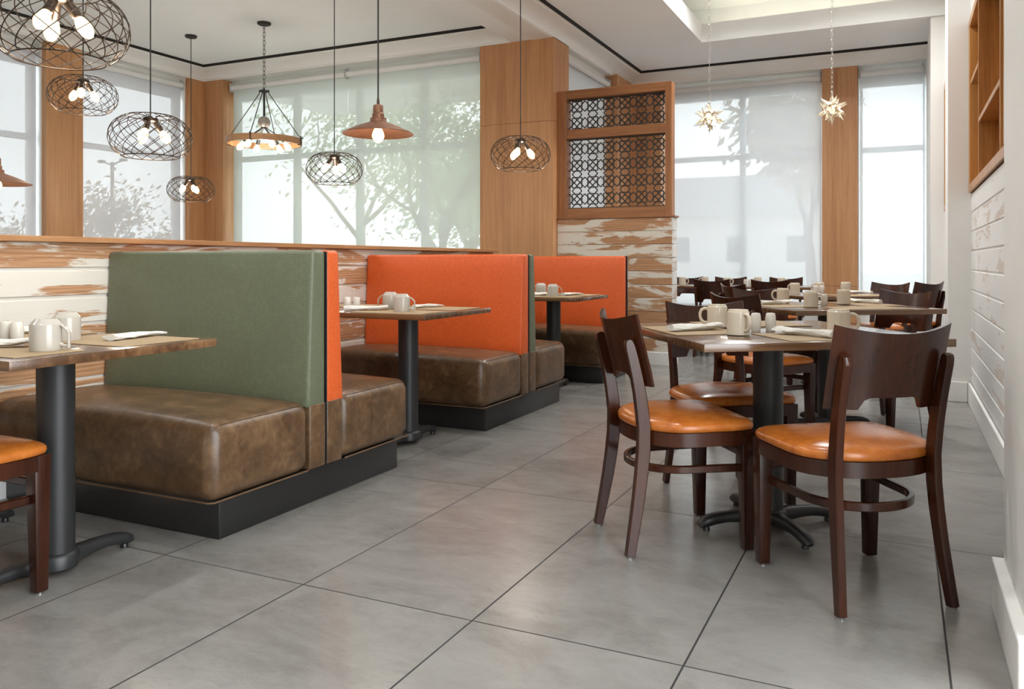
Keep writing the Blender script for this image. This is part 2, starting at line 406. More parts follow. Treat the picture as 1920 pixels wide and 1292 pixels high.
GRASSM = plain('outdoor_paving', (0.66, 0.65, 0.62), 0.9, var=0.25, scale=1.0)
ASPH = plain('asphalt', (0.22, 0.22, 0.215), 0.9, var=0.15, scale=3)
def m_leaf(name, a, b):
    g = N(name); rnd = g.n('NewGeometry').outputs['Random Per Island']
    col = g.ramp(rnd, [(0.0, a), (1.0, b)]); d = g.n('BsdfDiffuse', {'Color': col}); t = g.n('BsdfTranslucent', {'Color': col})
    m = g.n('MixShader', {0: 0.4}); g.t.links.new(d.outputs[0], m.inputs[1]); g.t.links.new(t.outputs[0], m.inputs[2])
    g.t.links.new(m.outputs[0], g.out.inputs[0]); return g.m
LEAF = m_leaf('green_leaves', (0.26, 0.36, 0.20), (0.46, 0.54, 0.34))
LEAFB = m_leaf('autumn_leaves', (0.22, 0.20, 0.12), (0.36, 0.28, 0.18))

# ------------------------------------------------------------------ room shell
CZ = 3.43          # ceiling height
obj('floor', box(B(), -6.3, 3.6, -4.5, 8.75, -0.12, 0.0), FLOOR, kind='structure')
bm = B()           # ceiling with a rectangular raised tray
box(bm, -6.3, 0.275, -4.5, 8.75, CZ, CZ+0.12)
box(bm, 0.275, 3.6, 6.94, 8.75, CZ, CZ+0.12)
obj('ceiling', bm, CEIL, kind='structure')
bm = B()           # tray: lip board, ledge, upper ceiling
box(bm, 0.276, 0.296, -4.5, 6.918, CZ-0.004, CZ+0.20)
box(bm, 0.276, 2.75, 6.919, 6.939, CZ-0.004, CZ+0.20)
box(bm, -0.15, 0.255, -4.5, 7.36, CZ+0.12, CZ+0.14)
box(bm, -0.17, -0.15, -4.5, 7.36, CZ+0.12, CZ+0.48)
box(bm, -0.17, 3.6, 7.34, 7.36, CZ+0.12, CZ+0.48)
box(bm, -0.17, 3.6, -4.5, 7.36, CZ+0.48, CZ+0.56)
obj('ceiling_tray', bm, CEIL, kind='structure')
cl = obj('cove_light', box(B(), 0.30, 2.5, 7.12, 7.16, CZ+0.125, CZ+0.15), COVE)
tag(cl, 'warm strip light behind the far lip of the raised ceiling tray', 'light')

# beam between the two bays
bm = B(); box(bm, -1.40, -0.924, -4.5, 8.2, 3.30, CZ); obj('ceiling_beam', bm, CEIL, kind='structure')

def cornice(name, p0, p1, nrm, m0=0.0, m1=0.0):
    """cove moulding; p0,p1 on the wall front line, nrm points into the room; m0/m1 mitre the ends (+1 inside corner)"""
    prof = [(-0.20, 3.295), (0.012, 3.295), (0.012, 3.312), (0.03, 3.312), (0.034, 3.325), (0.05, 3.345), (0.08, 3.368), (0.12, 3.384), (0.17, 3.394), (0.205, 3.396), (0.205, 3.404), (0.235, 3.404), (0.235, 3.425), (-0.20, 3.425)]
    p0 = Vector((*p0, 0)); p1 = Vector((*p1, 0)); nv = Vector((*nrm, 0)); t = (p1-p0).normalized(); bm = B(); rings = []
    for p, s in ((p0, m0), (p1, -m1)):
        rings.append([bm.verts.new(p + nv*a + t*a*s + Vector((0, 0, z))) for a, z in prof])
    n = len(prof)
    for k in range(n): bm.faces.new((rings[0][k], rings[0][(k+1) % n], rings[1][(k+1) % n], rings[1][k]))
    bm.faces.new(rings[0][::-1]); bm.faces.new(rings[1])
    o = obj(name, bm, TRIM, sharp=28, kind='structure')
    bm = B(); a = 0.238; b = 0.262
    q0 = p0 + nv*a + t*a*m0; q1 = p1 + nv*a - t*a*m1; r0 = p0 + nv*b + t*b*m0; r1 = p1 + nv*b - t*b*m1
    hexa(bm, [(*q0.xy, 3.404), (*q1.xy, 3.404), (*r1.xy, 3.428), (*r0.xy, 3.428), (*q0.xy, 3.4295), (*q1.xy, 3.4295), (*r1.xy, 3.4295), (*r0.xy, 3.4295)])
    obj('shadow_gap', bm, GAP, o)  # black strip in place of the shade inside the gap
    return o
cornice('trim_1', (-5.735, 5.6), (-1.40, 5.6), (0, -1), 1, 0)
cornice('trim_2', (-5.735, 1.4), (-5.735, 5.6), (1, 0), 0, 1)
cornice('trim_3', (-0.955, -4.5), (-0.955, 8.2), (1, 0), 0, 1)
cornice('trim_4', (-0.955, 8.2), (2.56, 8.2), (0, -1), 1, 0)

# oak clad pillars
def pillar(name, x0, x1, y0, y1, joints=(2.45,), z1=3.31):
    bm = B(); zs = [0.0, *joints, z1]
    for a, b in zip(zs, zs[1:]): box(bm, x0, x1, y0, y1, a+0.0012, b-0.0012, 0.0015, 1)
    return obj(name, bm, OAK, kind='structure')
pillar('wood_pillar', -1.767, -0.924, 5.6, 6.03)
pillar('wood_pillar', -5.735-0.2, -5.42, 5.6, 5.85, ())
pillar('wood_pillar', -6.0, -5.735, 5.36, 5.6, ())
pillar('wood_pillar', -6.0, -5.735, 3.50, 3.92, ())
pillar('wood_pillar', 1.435, 1.825, 8.2, 8.45, (0.72,))
pillar('wood_pillar', -1.13, -0.52, 8.2, 8.45, ())
pillar('wood_pillar', -1.13, -0.868, 7.49, 8.2, ())

# low and high wall strips around the windows
def wallbox(name, mat, *b): return obj(name, box(B(), *b), mat, kind='structure')
wallbox('wall_left_sill', WHITE, -6.1, -5.88, 1.4, 5.85, 0, 0.45)
wallbox('wall_left_head', WHITE, -6.1, -5.88, 1.4, 5.85, 3.10, CZ)
wallbox('wall_back_sill', WHITE, -6.1, -1.7, 5.78, 5.98, 0, 0.45)
wallbox('wall_back_head', WHITE, -6.1, -1.7, 5.78, 5.98, 3.10, CZ)
wallbox('wall_far_sill', WHITE, -1.2, 2.75, 8.38, 8.6, 0, 0.42)
wallbox('wall_far_head', WHITE, -1.2, 2.75, 8.38, 8.6, 3.12, CZ)
wallbox('wall_side_sill', WHITE, -1.2, -1.02, 6.0, 7.55, 0, 0.45)
wallbox('wall_side_head', WHITE, -1.2, -1.02, 6.0, 8.6, 3.10, CZ)

wallbox('wall_left', WHITE, -6.1, -5.9, -4.5, 1.4, 0, CZ)  # unseen stretch, closed to keep light from this side out
bm = B(); box(bm, -6.1, 3.6, -4.7, -4.5, 0, CZ)
obj('wall_front', bm, WHITE, kind='structure')  # unseen wall, put in to cut light from behind the camera
bm = B(); box(bm, 3.6, 3.8, -4.7, 0.16, 0, 0.05); box(bm, 3.6, 3.8, -4.7, 0.16, 3.3, 4.05); box(bm, 3.6, 3.8, -4.7, -2.4, 0.05, 3.3); box(bm, 2.97, 3.8, 0.16, 0.3, 0, 4.05); box(bm, 0.27, 3.8, -4.7, -4.5, CZ, 4.05)
obj('wall_side_right', bm, WHITE, kind='structure')  # unseen wall with an opening added to let side light in

# windows: frame with mullions and panes, white reveals
def window(name, axis, pos, a0, a1, mull, z0=0.45, z1=3.10, tran=2.31, sgn=1):
    """axis 'y': plane y=pos running along x; axis 'x': plane x=pos running along y"""
    root = link(bpy.data.objects.new(name, None)); root['kind'] = 'structure'
    def bx(bm, u0, u1, d0, d1, zz0, zz1):
        if axis == 'y': box(bm, u0, u1, pos+d0*sgn if sgn > 0 else pos-d1, pos+d1*sgn if sgn > 0 else pos-d0, zz0, zz1, 0.004, 1)
        else: box(bm, pos-d1, pos-d0, u0, u1, zz0, zz1, 0.004, 1)
    f = 0.045; bm = B()
    bx(bm, a0, a0+f, 0, 0.09, z0, z1); bx(bm, a1-f, a1, 0, 0.09, z0, z1); bx(bm, a0+f, a1-f, 0, 0.09, z0, z0+f); bx(bm, a0+f, a1-f, 0, 0.09, z1-f, z1)
    obj('window_frame', bm, FRAMEW, root)
    edges = [a0+f, *mull, a1-f]
    for m in mull:
        bm = B(); bx(bm, m-0.034, m+0.034, 0.005, 0.085, z0+f, z1-f); obj('mullion', bm, FRAMEW, root)
    for i, (e0, e1) in enumerate(zip(edges, edges[1:])):
        u0 = e0+(0.034 if i > 0 else 0); u1 = e1-(0.034 if i < len(edges)-2 else 0)
        bm = B(); bx(bm, u0, u1, 0.008, 0.08, tran-0.03, tran+0.03); obj('transom', bm, FRAMEW, root)
        for c0, c1 in ((z0+f, tran-0.03), (tran+0.03, z1-f)):
            bm = B(); bx(bm, u0, u1, 0.042, 0.050, c0, c1); obj('pane', bm, GLASS, root)
    return root
window('window_1', 'y', 5.80, -5.42, -1.767, (-4.44, -3.50, -2.60))
window('window_2', 'x', -5.92, 3.92, 5.36, ())
window('window_3', 'x', -5.92, 1.5, 3.50, ())
window('window_4', 'y', 8.40, -0.52, 1.435, (0.475,), 0.42, 3.12, 2.33)
window('window_5', 'y', 8.40, 1.825, 2.56, (), 0.42, 3.12, 2.33)
window('window_6', 'x', -1.06, 6.03, 7.48, ())
# white side reveals
bm = B(); box(bm, 2.545, 2.56, 8.2, 8.40, 0.0, 3.3); box(bm, 1.826, 1.838, 8.3, 8.4, 0.42, 3.2); box(bm, -6.0, -5.80, 3.485, 3.499, 0.0, 3.3); box(bm, -6.0, -5.80, 5.345, 5.359, 0.0, 3.3)
obj('trim_5', bm, TRIM, kind='structure')

def blind(axis, pos, a0, a1, ztop, zbot, mat, label, group, tube=True, hang=0.0, ends=(-1, 1)):
    c = (a0+a1)/2
    loc = (c, pos, ztop) if axis == 'y' else (pos, c, ztop)
    root = thing('roller_blind', label, 'blind', loc, 0, group); h = (a1-a0)/2; r = 0.034
    def P(u, d, z): return (u, d, z) if axis == 'y' else (-d, u, z)
    bm = B(); ys = 9
    v0 = [bm.verts.new(P(-h, 0.03, z)) for z in (-0.0, zbot-ztop)]
    v1 = [bm.verts.new(P(h, 0.03, z)) for z in (-0.0, zbot-ztop)]
    bm.faces.new((v0[0], v1[0], v1[1], v0[1])); obj('fabric', bm, mat, root)
    bm = B(); tube_ = [P(-h+0.013, 0, 0), P(h-0.013, 0, 0)]
    globals()['tube'](bm, tube_, r, 16); obj('tube', bm, TUBEW, root)
    bm = B()
    a, b = P(-h+0.01, 0.024, zbot-ztop-0.02), P(h-0.01, 0.036, zbot-ztop)
    box(bm, min(a[0], b[0]), max(a[0], b[0]), min(a[1], b[1]), max(a[1], b[1]), a[2], b[2], 0.003, 1); obj('hem_bar', bm, TUBEW, root)
    for s in ends:
        bm = B(); a, b = P(s*(h-0.0125), -0.042, -0.055), P(s*h, 0.026, 0.055)
        box(bm, min(a[0], b[0]), max(a[0], b[0]), min(a[1], b[1]), max(a[1], b[1]), a[2], b[2], 0.01, 2)
        a, b = P(s*(h-0.024), 0.0, 0.045), P(s*h, 0.028, 0.075+hang)
        box(bm, min(a[0], b[0]), max(a[0], b[0]), min(a[1], b[1]), max(a[1], b[1]), a[2], b[2], 0.004, 1)
        obj('bracket', bm, BRACK, root)
    return root
gb = 'sunscreen roller blinds at the windows'
blind('y', 5.70, -5.37, -3.590, 3.20, 0.5, BLIND_G, 'white sunscreen blind beside the inner oak corner, behind the wooden ring chandelier', gb, ends=(-1,))
blind('y', 5.70, -3.589, -1.80, 3.20, 0.5, BLIND_G, 'white sunscreen blind beside the wide oak pillar, trunk of a big tree showing through', gb)
blind('x', -5.82, 3.94, 5.33, 3.20, 0.5, BLIND_L, 'white sunscreen blind between two oak pillars on the side wall, lamp post showing through', gb)
blind('x', -5.82, 1.5, 3.47, 3.20, 0.5, BLIND_L, 'white sunscreen blind at the extreme left of the photo', gb)
blind('y', 8.30, -0.5, 1.42, 3.21, 0.45, BLIND_W, 'white sunscreen blind of the wide far window, right of the fretwork screen', gb)
blind('y', 8.30, 1.845, 2.53, 3.21, 0.45, BLIND_W, 'narrow white sunscreen blind right of the slim far oak pillar', gb)
blind('x', -0.98, 6.05, 7.46, 3.19, 0.5, BLIND_W, 'white sunscreen blind behind the black fretwork of the oak screen', gb)

# half wall of reclaimed planks along the booths
def planks(bm, axis, face, depth, a0, a1, z0, z1, pitch, gap, sgn=1, joints=True, seed=1):
    """boards with their front at `face`; axis is the direction they run"""
    rnd = random.Random(seed); z = z1
    while z > z0+0.02:
        zl = max(z0, z-pitch+gap); cuts = [a0]
        if joints:
            c = a0 + rnd.uniform(0.6, 2.4)
            while c < a1-0.4: cuts.append(c); c += rnd.uniform(1.4, 2.8)
        cuts.append(a1)
        for c0, c1 in zip(cuts, cuts[1:]):
            d = rnd.uniform(0, 0.002)
            if axis == 'y':
                x = sorted((face - sgn*depth, face - sgn*d)); box(bm, x[0], x[1], c0+0.0006, c1-0.0006, zl, z, 0.003, 1)
            else:
                y = sorted((face - sgn*depth, face - sgn*d)); box(bm, c0+0.0006, c1-0.0006, y[0], y[1], zl, z, 0.003, 1)
        z -= pitch
    return bm
wb = obj('wall_booth', planks(B(), 'y', -1.17, 0.018, -3.5, 4.75, 0.12, 1.096, 0.128, 0.015, 1, False, 3), RECL_Y, kind='structure')
obj('backing_board', box(B(), -1.29, -1.181, -3.5, 4.75, 0, 1.096), GROOVE, wb)
obj('wall_cap', box(B(), -1.31, -1.13, -3.5, 4.785, 1.0965, 1.123, 0.003, 1), OAKY, wb)
obj('baseboard_booth', box(B(), -1.181, -1.16, -3.5, 4.75, 0, 0.115, 0.003, 1), TRIM, kind='structure')

# plank partition and oak screen with black fretwork
wp = obj('wall_partition', planks(B(), 'x', 5.70, 0.018, -0.922, 0.281, 0.13, 1.44, 0.132, 0.006, -1, False, 5), RECL_X, kind='structure')
obj('backing_board', box(B(), -0.922, 0.277, 5.711, 5.829, 0, 1.44), GROOVE, wp)
obj('end_boards', planks(B(), 'y', 0.296, 0.018, 5.70, 5.84, 0.13, 1.44, 0.132, 0.006, 1, False, 8), RECL_W, wp)
obj('partition_cap', box(B(), -0.922, 0.312, 5.688, 5.852, 1.4405, 1.458, 0.003, 1), OAKX, wp)
bm = B(); box(bm, -0.922, 0.30, 5.69, 5.711, 0, 0.128, 0.003, 1); box(bm, 0.281, 0.306, 5.69, 5.85, 0, 0.128, 0.003, 1)
obj('baseboard_partition', bm, TRIM, kind='structure')
sc = thing('fretwork_screen', 'tall oak framed screen with black star fretwork on the plank partition', 'screen', (-0.922, 5.70, 1.4585))
fx1 = 1.20; fz1 = 1.30; D0, D1 = 0.0, 0.12
for x0, x1 in ((0.0, 0.105), (1.135, fx1)): obj('stile', box(B(), x0, x1, D0, D1, 0, fz1, 0.002, 1), OAKS, sc)
for z0, z1 in ((0.0, 0.092), (0.805, 0.90), (1.215, fz1)):
    obj('rail', box(B(), 0.106, 1.134, D0, D1, z0, z1, 0.002, 1), OAKX, sc)
def fret(x0, x1, z0, z1, rows, cols=6):
    bm = B(); p = (x1-x0)/cols; q = p; w = 0.0042; y = D1*0.62
    zb = (z0+z1)/2 - rows*q/2
    def bar(a, b):
        # clip to the opening
        (ax, az), (bx_, bz) = a, b; t0, t1 = 0.0, 1.0
        for o, d, lo, hi in ((ax, bx_-ax, x0, x1), (az, bz-az, z0, z1)):
            if abs(d) < 1e-9:
                if o < lo or o > hi: return
                continue
            u, v = sorted(((lo-o)/d, (hi-o)/d)); t0 = max(t0, u); t1 = min(t1, v)
        if t1-t0 < 1e-3: return
        A = Vector((ax+(bx_-ax)*t0, y, az+(bz-az)*t0)); Bv = Vector((ax+(bx_-ax)*t1, y, az+(bz-az)*t1))
        band(bm, [A, Bv], 0.008 if abs(ax-bx_) < 1e-6 or abs(az-bz) < 1e-6 else 0.0072, 0.0104, up=Vector((0, 1, 0)).cross((Bv-A).normalized()))
    for i in range(cols):
        for j in range(-1, rows+1):
            X = x0+i*p; Z = zb+j*q
            g = lambda u, v: (X+u*p, Z+v*q)
            a, b = 0.19, 0.81
            for s, e in (((a, a), (b, a)), ((b, a), (b, b)), ((b, b), (a, b)), ((a, b), (a, a)), ((.19, 0), (1, .81)), ((.81, 0), (0, .81)), ((0, .19), (.81, 1)), ((1, .19), (.19, 1))):
                bar(g(*s), g(*e))
    box(bm, x0, x1, y-0.004, y+0.004, z0, z0+0.012); box(bm, x0, x1, y-0.004, y+0.004, z1-0.012, z1)
    return bm
obj('fretwork_panel', fret(0.106, 1.134, 0.093, 0.804, 4), LATT, sc)
obj('fretwork_panel', fret(0.106, 1.134, 0.901, 1.214, 2), LATT, sc)

# right wall: planks, piers, baseboards, shelf niche
wr = obj('wall_right', planks(B(), 'y', 2.74, 0.018, 0.72, 4.615, 0.15, 1.49, 0.137, 0.010, -1, True, 11), RECL_W, kind='structure')
obj('backing_board', box(B(), 2.747, 2.95, 0.72, 4.615, 0, 1.49), TRIM, wr)
bm = B(); box(bm, 2.74, 2.95, 0.72, 2.30, 1.49, 4.05); box(bm, 2.74, 2.95, 4.60, 4.615, 1.49, 4.05); box(bm, 2.74, 2.95, 2.30, 4.60, 2.72, 4.05); box(bm, 2.932, 2.95, 2.30, 4.60, 1.49, 2.72)
obj('upper_wall', bm, WHITE, wr)
wr2 = obj('wall_right_far', planks(B(), 'y', 2.74, 0.018, 4.99, 6.95, 0.15, 1.49, 0.137, 0.010, -1, False, 12), RECL_W, kind='structure')
obj('backing_board', box(B(), 2.747, 2.95, 4.99, 6.95, 0, 1.49), TRIM, wr2)
bm = B(); box(bm, 2.745, 2.95, 4.99, 6.95, 1.49, 4.05); obj('upper_wall', bm, WHITE, wr2)
def pier(name, x0, y0, y1, z1=4.05):
    obj(name, box(B(), x0, 2.97, y0, y1, 0, z1, 0.003, 1), WHITE, kind='structure')
pier('wall_pier', 2.594, 4.615, 4.99); pier('wall_pier', 2.55, 6.95, 8.6); pier('wall_pier', 2.562, 0.16, 0.72)
bm = B(); box(bm, 2.722, 2.7395, 0.73, 4.60, 0, 0.145, 0.003, 1); box(bm, 2.722, 2.7395, 5.005, 6.94, 0, 0.145, 0.003, 1)
obj('baseboard_right', bm, TRIM, kind='structure')
bm = B()
for x0, y0, y1 in ((2.58, 4.60, 5.005), (2.536, 6.936, 8.2), (2.532, 0.145, 0.735)):
    box(bm, x0, 2.72 if y0 != 6.936 else 2.55, y0, y1, 0, 0.145, 0.003, 1)
obj('baseboard_pier', bm, TRIM, kind='structure')
def niche(y0, y1, zb, zt, div, spans, zs, label, x=2.725, depth=True, mat=None):
    mat = mat or OAKN
    root = thing('display_shelf', label, 'shelf', (x, (y0+y1)/2, zb)); dpt = 0.205 if depth else 0.02; x0 = 0 if depth else -0.06; t = 0.055
    c = (y0+y1)/2
    obj('back_panel', box(B(), dpt-0.012, dpt, y0-c, y1-c, 0, zt-zb), mat, root)
    def bd(name, ya, yb, za, zb_, m=0.0): obj(name, box(B(), x0+m, dpt-0.013, ya-c, yb-c, za, zb_, 0.002, 1), mat, root)
    bd('bottom_board', y0, y1, 0, t); bd('top_board', y0, y1, zt-zb-t, zt-zb)
    bd('side_board', y0, y0+0.10, t+0.001, zt-zb-t-0.001); bd('side_board', y1-0.10, y1, t+0.001, zt-zb-t-0.001)
    for d in div: bd('divider', d-0.014, d+0.014, t+0.001, zt-zb-t-0.001, 0.004)
    for (s0, s1), z in zip(spans, zs): bd('shelf_board', s0+0.015, s1-0.015, z-zb, z-zb+0.03, 0.005)
    return root
niche(2.30, 4.60, 1.50, 2.72, (3.83, 2.59), ((3.83, 4.49), (2.59, 3.83)), (2.25, 1.885), 'honey oak cubby shelf set into the white plank wall beside the near pier')
niche(5.10, 6.90, 1.50, 2.72, (5.7, 6.3), ((5.7, 6.3),), (1.95,), 'farther oak cubby shelf seen edge-on past the white pier', depth=False)

# ------------------------------------------------------------------ booths
BX0, BX1 = -1.165, 0.07
def half_booth(root, s, vinyl, seat_d=(0.110, 0.636), plinth_d=0.56):
    """one bench; s=-1 faces -y (front of seat towards the camera), s=+1 faces +y; y measured from the seam"""
    def Y(a, b): return (min(s*a, s*b), max(s*a, s*b))
    y0, y1 = Y(*seat_d)
    bm = cushion(B(), BX0, BX1, y0, y1, 0.142, 0.428, 0.044, 0.03)
    # the two free vertical faces swell a little
    for v in bm.verts:
        t = max(0, (v.co.z-0.142)/(0.286)); w = 4*t*(1-t) if t < 1 else 0
        if abs(v.co.y) > seat_d[1]-0.004: v.co.y += s*0.012*w
        if v.co.x > BX1-0.004: v.co.x += 0.010*w
    seat = obj('seat', bm, LEATHER, root, 50)
    yy = s*seat_d[1]; bm = B()
    tube(bm, [(BX0, yy+s*0.002, 0.146), (BX1-0.02, yy+s*0.002, 0.146), (BX1+0.001, yy-s*0.012, 0.146), (BX1+0.004, s*0.12, 0.146)], 0.0036, 6)
    obj('piping', bm, PIPING, seat)
    bm = B()
    tube(bm, [(BX1-0.010, yy-s*0.030, 0.413), (BX1-0.0115, yy-s*0.05, 0.4185), (BX1-0.011, s*0.13, 0.4185)], 0.0013, 5)
    obj('seam', bm, PIPING, seat)
    bm = B()
    hexa(bm, [(BX0, *sorted((s*0.004, s*0.120))[:1], 0.398), (BX1, sorted((s*0.004, s*0.120))[0], 0.398), (BX1, sorted((s*0.004, s*0.120))[1], 0.398), (BX0, sorted((s*0.004, s*0.120))[1], 0.398),
              (BX0, sorted((s*0.004, s*0.088))[0], 1.057), (BX1, sorted((s*0.004, s*0.088))[0], 1.057), (BX1, sorted((s*0.004, s*0.088))[1], 1.057), (BX0, sorted((s*0.004, s*0.088))[1], 1.057)], 0.016, 3)
    for i in range(1, 6):
        z = 0.40+0.65*i/6; bmesh.ops.bisect_plane(bm, geom=bm.verts[:]+bm.edges[:]+bm.faces[:], plane_co=(0, 0, z), plane_no=(0, 0, 1))
    for i in range(1, 7):
        bmesh.ops.bisect_plane(bm, geom=bm.verts[:]+bm.edges[:]+bm.faces[:], plane_co=(BX0+(BX1-BX0)*i/7, 0, 0), plane_no=(1, 0, 0))
    for v in bm.verts:
        if abs(v.co.y) > 0.06:
            u = abs(2*(v.co.x-BX0)/(BX1-BX0)-1); t = (v.co.z-0.398)/0.66; v.co.y += s*0.010*(1-u**4)*max(0, 4*t*(1-t))
    obj('backrest', bm, vinyl, root, 40)
    y0, y1 = Y(0.004, 0.108)
    obj('side_panel', box(B(), BX1-0.10, BX1+0.002, y0, y1, 0.142, 0.415, 0.010, 3), LEATHER, root)
    return plinth_d

def booth(y, sides, label, group, vis=True):
    root = thing('booth_bench', label, 'booth bench', (0, y, 0), 0, group)
    ends = [0.0, 0.0]
    for s, v in sides:
        d = half_booth(root, s, v); ends[0 if s < 0 else 1] = s*d if s < 0 else d
    if len(sides) == 1: ends[1] = 0.03
    x1 = BX1-0.015; bm = B(); box(bm, BX0, x1, ends[0]-0.025, ends[1], 0, 0.141, 0.006, 2); obj('plinth', bm, BLACKP, root)
    if len(sides) == 2:
        obj('seam_strip', box(B(), BX0, BX1+0.001, -0.0035, 0.0035, 0.15, 1.052), BLACKT, root)
    else:
        obj('back_board', box(B(), BX0, BX1+0.004, 0.004, 0.030, 0.142, 1.058, 0.002, 1), BLACKP, root)
    return root
gbo = 'upholstered booth benches along the plank half wall'
SEAM = (0.773, 2.848, 4.925)
booth(SEAM[0], ((-1, GREEN), (1, ORANGE)), 'back-to-back booth bench whose camera-facing backrest is green vinyl', gbo)
booth(SEAM[1], ((-1, ORANGE), (1, GREEN)), 'back-to-back booth bench whose camera-facing backrest is orange, green on its far side', gbo)
booth(SEAM[2], ((-1, ORANGE),), 'single orange booth bench at the end of the row, in front of the plank partition', gbo)

# ------------------------------------------------------------------ tables
TZ = 0.742
def column_and_foot(root, x, y, dirs, base=BLACKM, reach=0.285, r=0.056):
    bm = B(); lathe(bm, [(r, 0.05), (r, TZ-0.045)], 32, (x, y, 0)); obj('column', bm, base, root)
    bm = B(); lathe(bm, [(r+0.035, TZ-0.044), (r+0.05, TZ-0.036), (r+0.05, TZ-0.0285)], 28, (x, y, 0)); obj('mounting_plate', bm, base, root)
    bm = B(); lathe(bm, [(r+0.004, 0.018), (r+0.012, 0.024), (r+0.013, 0.06), (r+0.008, 0.068), (r+0.001, 0.072)], 32, (x, y, 0))
    ft = obj('foot', bm, base, root)
    for a in dirs:
        c, s = math.cos(a), math.sin(a)
        path, w, h = [], [], []
        for t, zc, hh, ww in ((0.045, 0.042, 0.050, 0.066), (0.085, 0.043, 0.046, 0.052), (0.13, 0.046, 0.040, 0.045), (0.18, 0.046, 0.036, 0.045), (0.225, 0.041, 0.036, 0.047), (0.255, 0.034, 0.036, 0.046), (0.275, 0.026, 0.028, 0.040), (0.285, 0.019, 0.016, 0.030)):
            t = t*reach/0.285; path.append((x+c*t, y+s*t, zc)); w.append(ww); h.append(hh)
        bm = B(); band(bm, path, w, h, bev=0.009); obj('foot_arm', bm, base, ft, 50)
        bm = B(); t = reach-0.03; lathe(bm, [(0.013, 0.0), (0.013, 0.010), (0.008, 0.018)], 12, (x+c*t, y+s*t, 0)); obj('glide', bm, BLACKP, ft)

def booth_table(y, label, bases=(-0.195, -0.86)):
    root = thing('booth_table', label, 'table', (0, y, 0), 0, 'booth tables with one open end')
    obj('tabletop', box(B(), -1.125, 0.135, -0.362, 0.362, TZ-0.028, TZ, 0.003, 2), TOPX, root)
    for x in bases: column_and_foot(root, x, 0, (PI/2, -PI/2))
booth_table(-0.262, 'oblong wooden table in front of the green booth backrest, black column beneath')
booth_table(1.812, 'oblong wooden table between the first and second booth benches')
booth_table(3.888, 'oblong wooden table in front of the farthest orange booth backrest')

TH = math.radians(36)
def square_table(x, y, rz, sx, sy, label, bx=0.0, by=0.0, top=TOPX):
    root = thing('dining_table', label, 'table', (x, y, 0), rz, 'dining tables on the right side')
    obj('tabletop', box(B(), -sx/2, sx/2, -sy/2, sy/2, TZ-0.028, TZ, 0.003, 2), top, root)
    column_and_foot(root, bx, by, [k*PI/2+0.03 for k in range(4)])
    return root
C1 = (1.825, 1.262); C2 = (1.885, 3.24); C3 = (1.78, 5.10)
square_table(*C1, TH, 0.93, 0.90, 'nearest square wooden table, set diagonally, the tan-seated chairs around it', -0.03, -0.05)
square_table(*C2, TH, 0.93, 0.90, 'second square wooden table behind the nearest one, set diagonally', -0.0, 0.0)
square_table(*C3, TH, 0.93, 0.90, 'third square wooden table back from the camera, towards the slim oak pillar')
t4 = thing('dining_table', 'long wooden table by the far windows, square to the room', 'table', (0.38, 7.22, 0), 0, 'dining tables on the right side')
obj('tabletop', box(B(), -1.06, 1.06, -0.36, 0.36, TZ-0.028, TZ, 0.003, 2), TOPX, t4)
for x in (-0.55, 0.55): column_and_foot(t4, x, 0, (0.785, 2.356, -0.785, -2.356))

# ------------------------------------------------------------------ chairs
def seat_outline(n=48):
    pts = []
    for k in range(n):
        a = 2*PI*k/n; c, s = math.cos(a), math.sin(a)
        if s >= 0:   # front: squarish with rounded corners
            e = 0.26; x = 0.236*math.copysign(abs(c)**e, c); y = 0.226*abs(s)**e
        else:        # back: round
            e = 0.80; x = 0.236*math.copysign(abs(c)**0.95, c); y = -0.192*abs(s)**e
        y -= 0.0
        pts.append((x, y))
    return pts
OUTL = seat_outline()
def stile_pt(z):
    ks = [(0.0, -0.232), (0.10, -0.213), (0.22, -0.192), (0.34, -0.176), (0.44, -0.174), (0.54, -0.186), (0.64, -0.206), (0.74, -0.232), (0.86, -0.262)]
    for (a, ya), (b, yb) in zip(ks, ks[1:]):
        if z <= b: return ya+(yb-ya)*(z-a)/(b-a)
    return ks[-1][1]
def stile_x(z):
    return 0.180-0.020*math.sin(min(1, z/0.46)*PI/2) if z < 0.46 else 0.160+0.004*min(1, (z-0.46)/0.26)
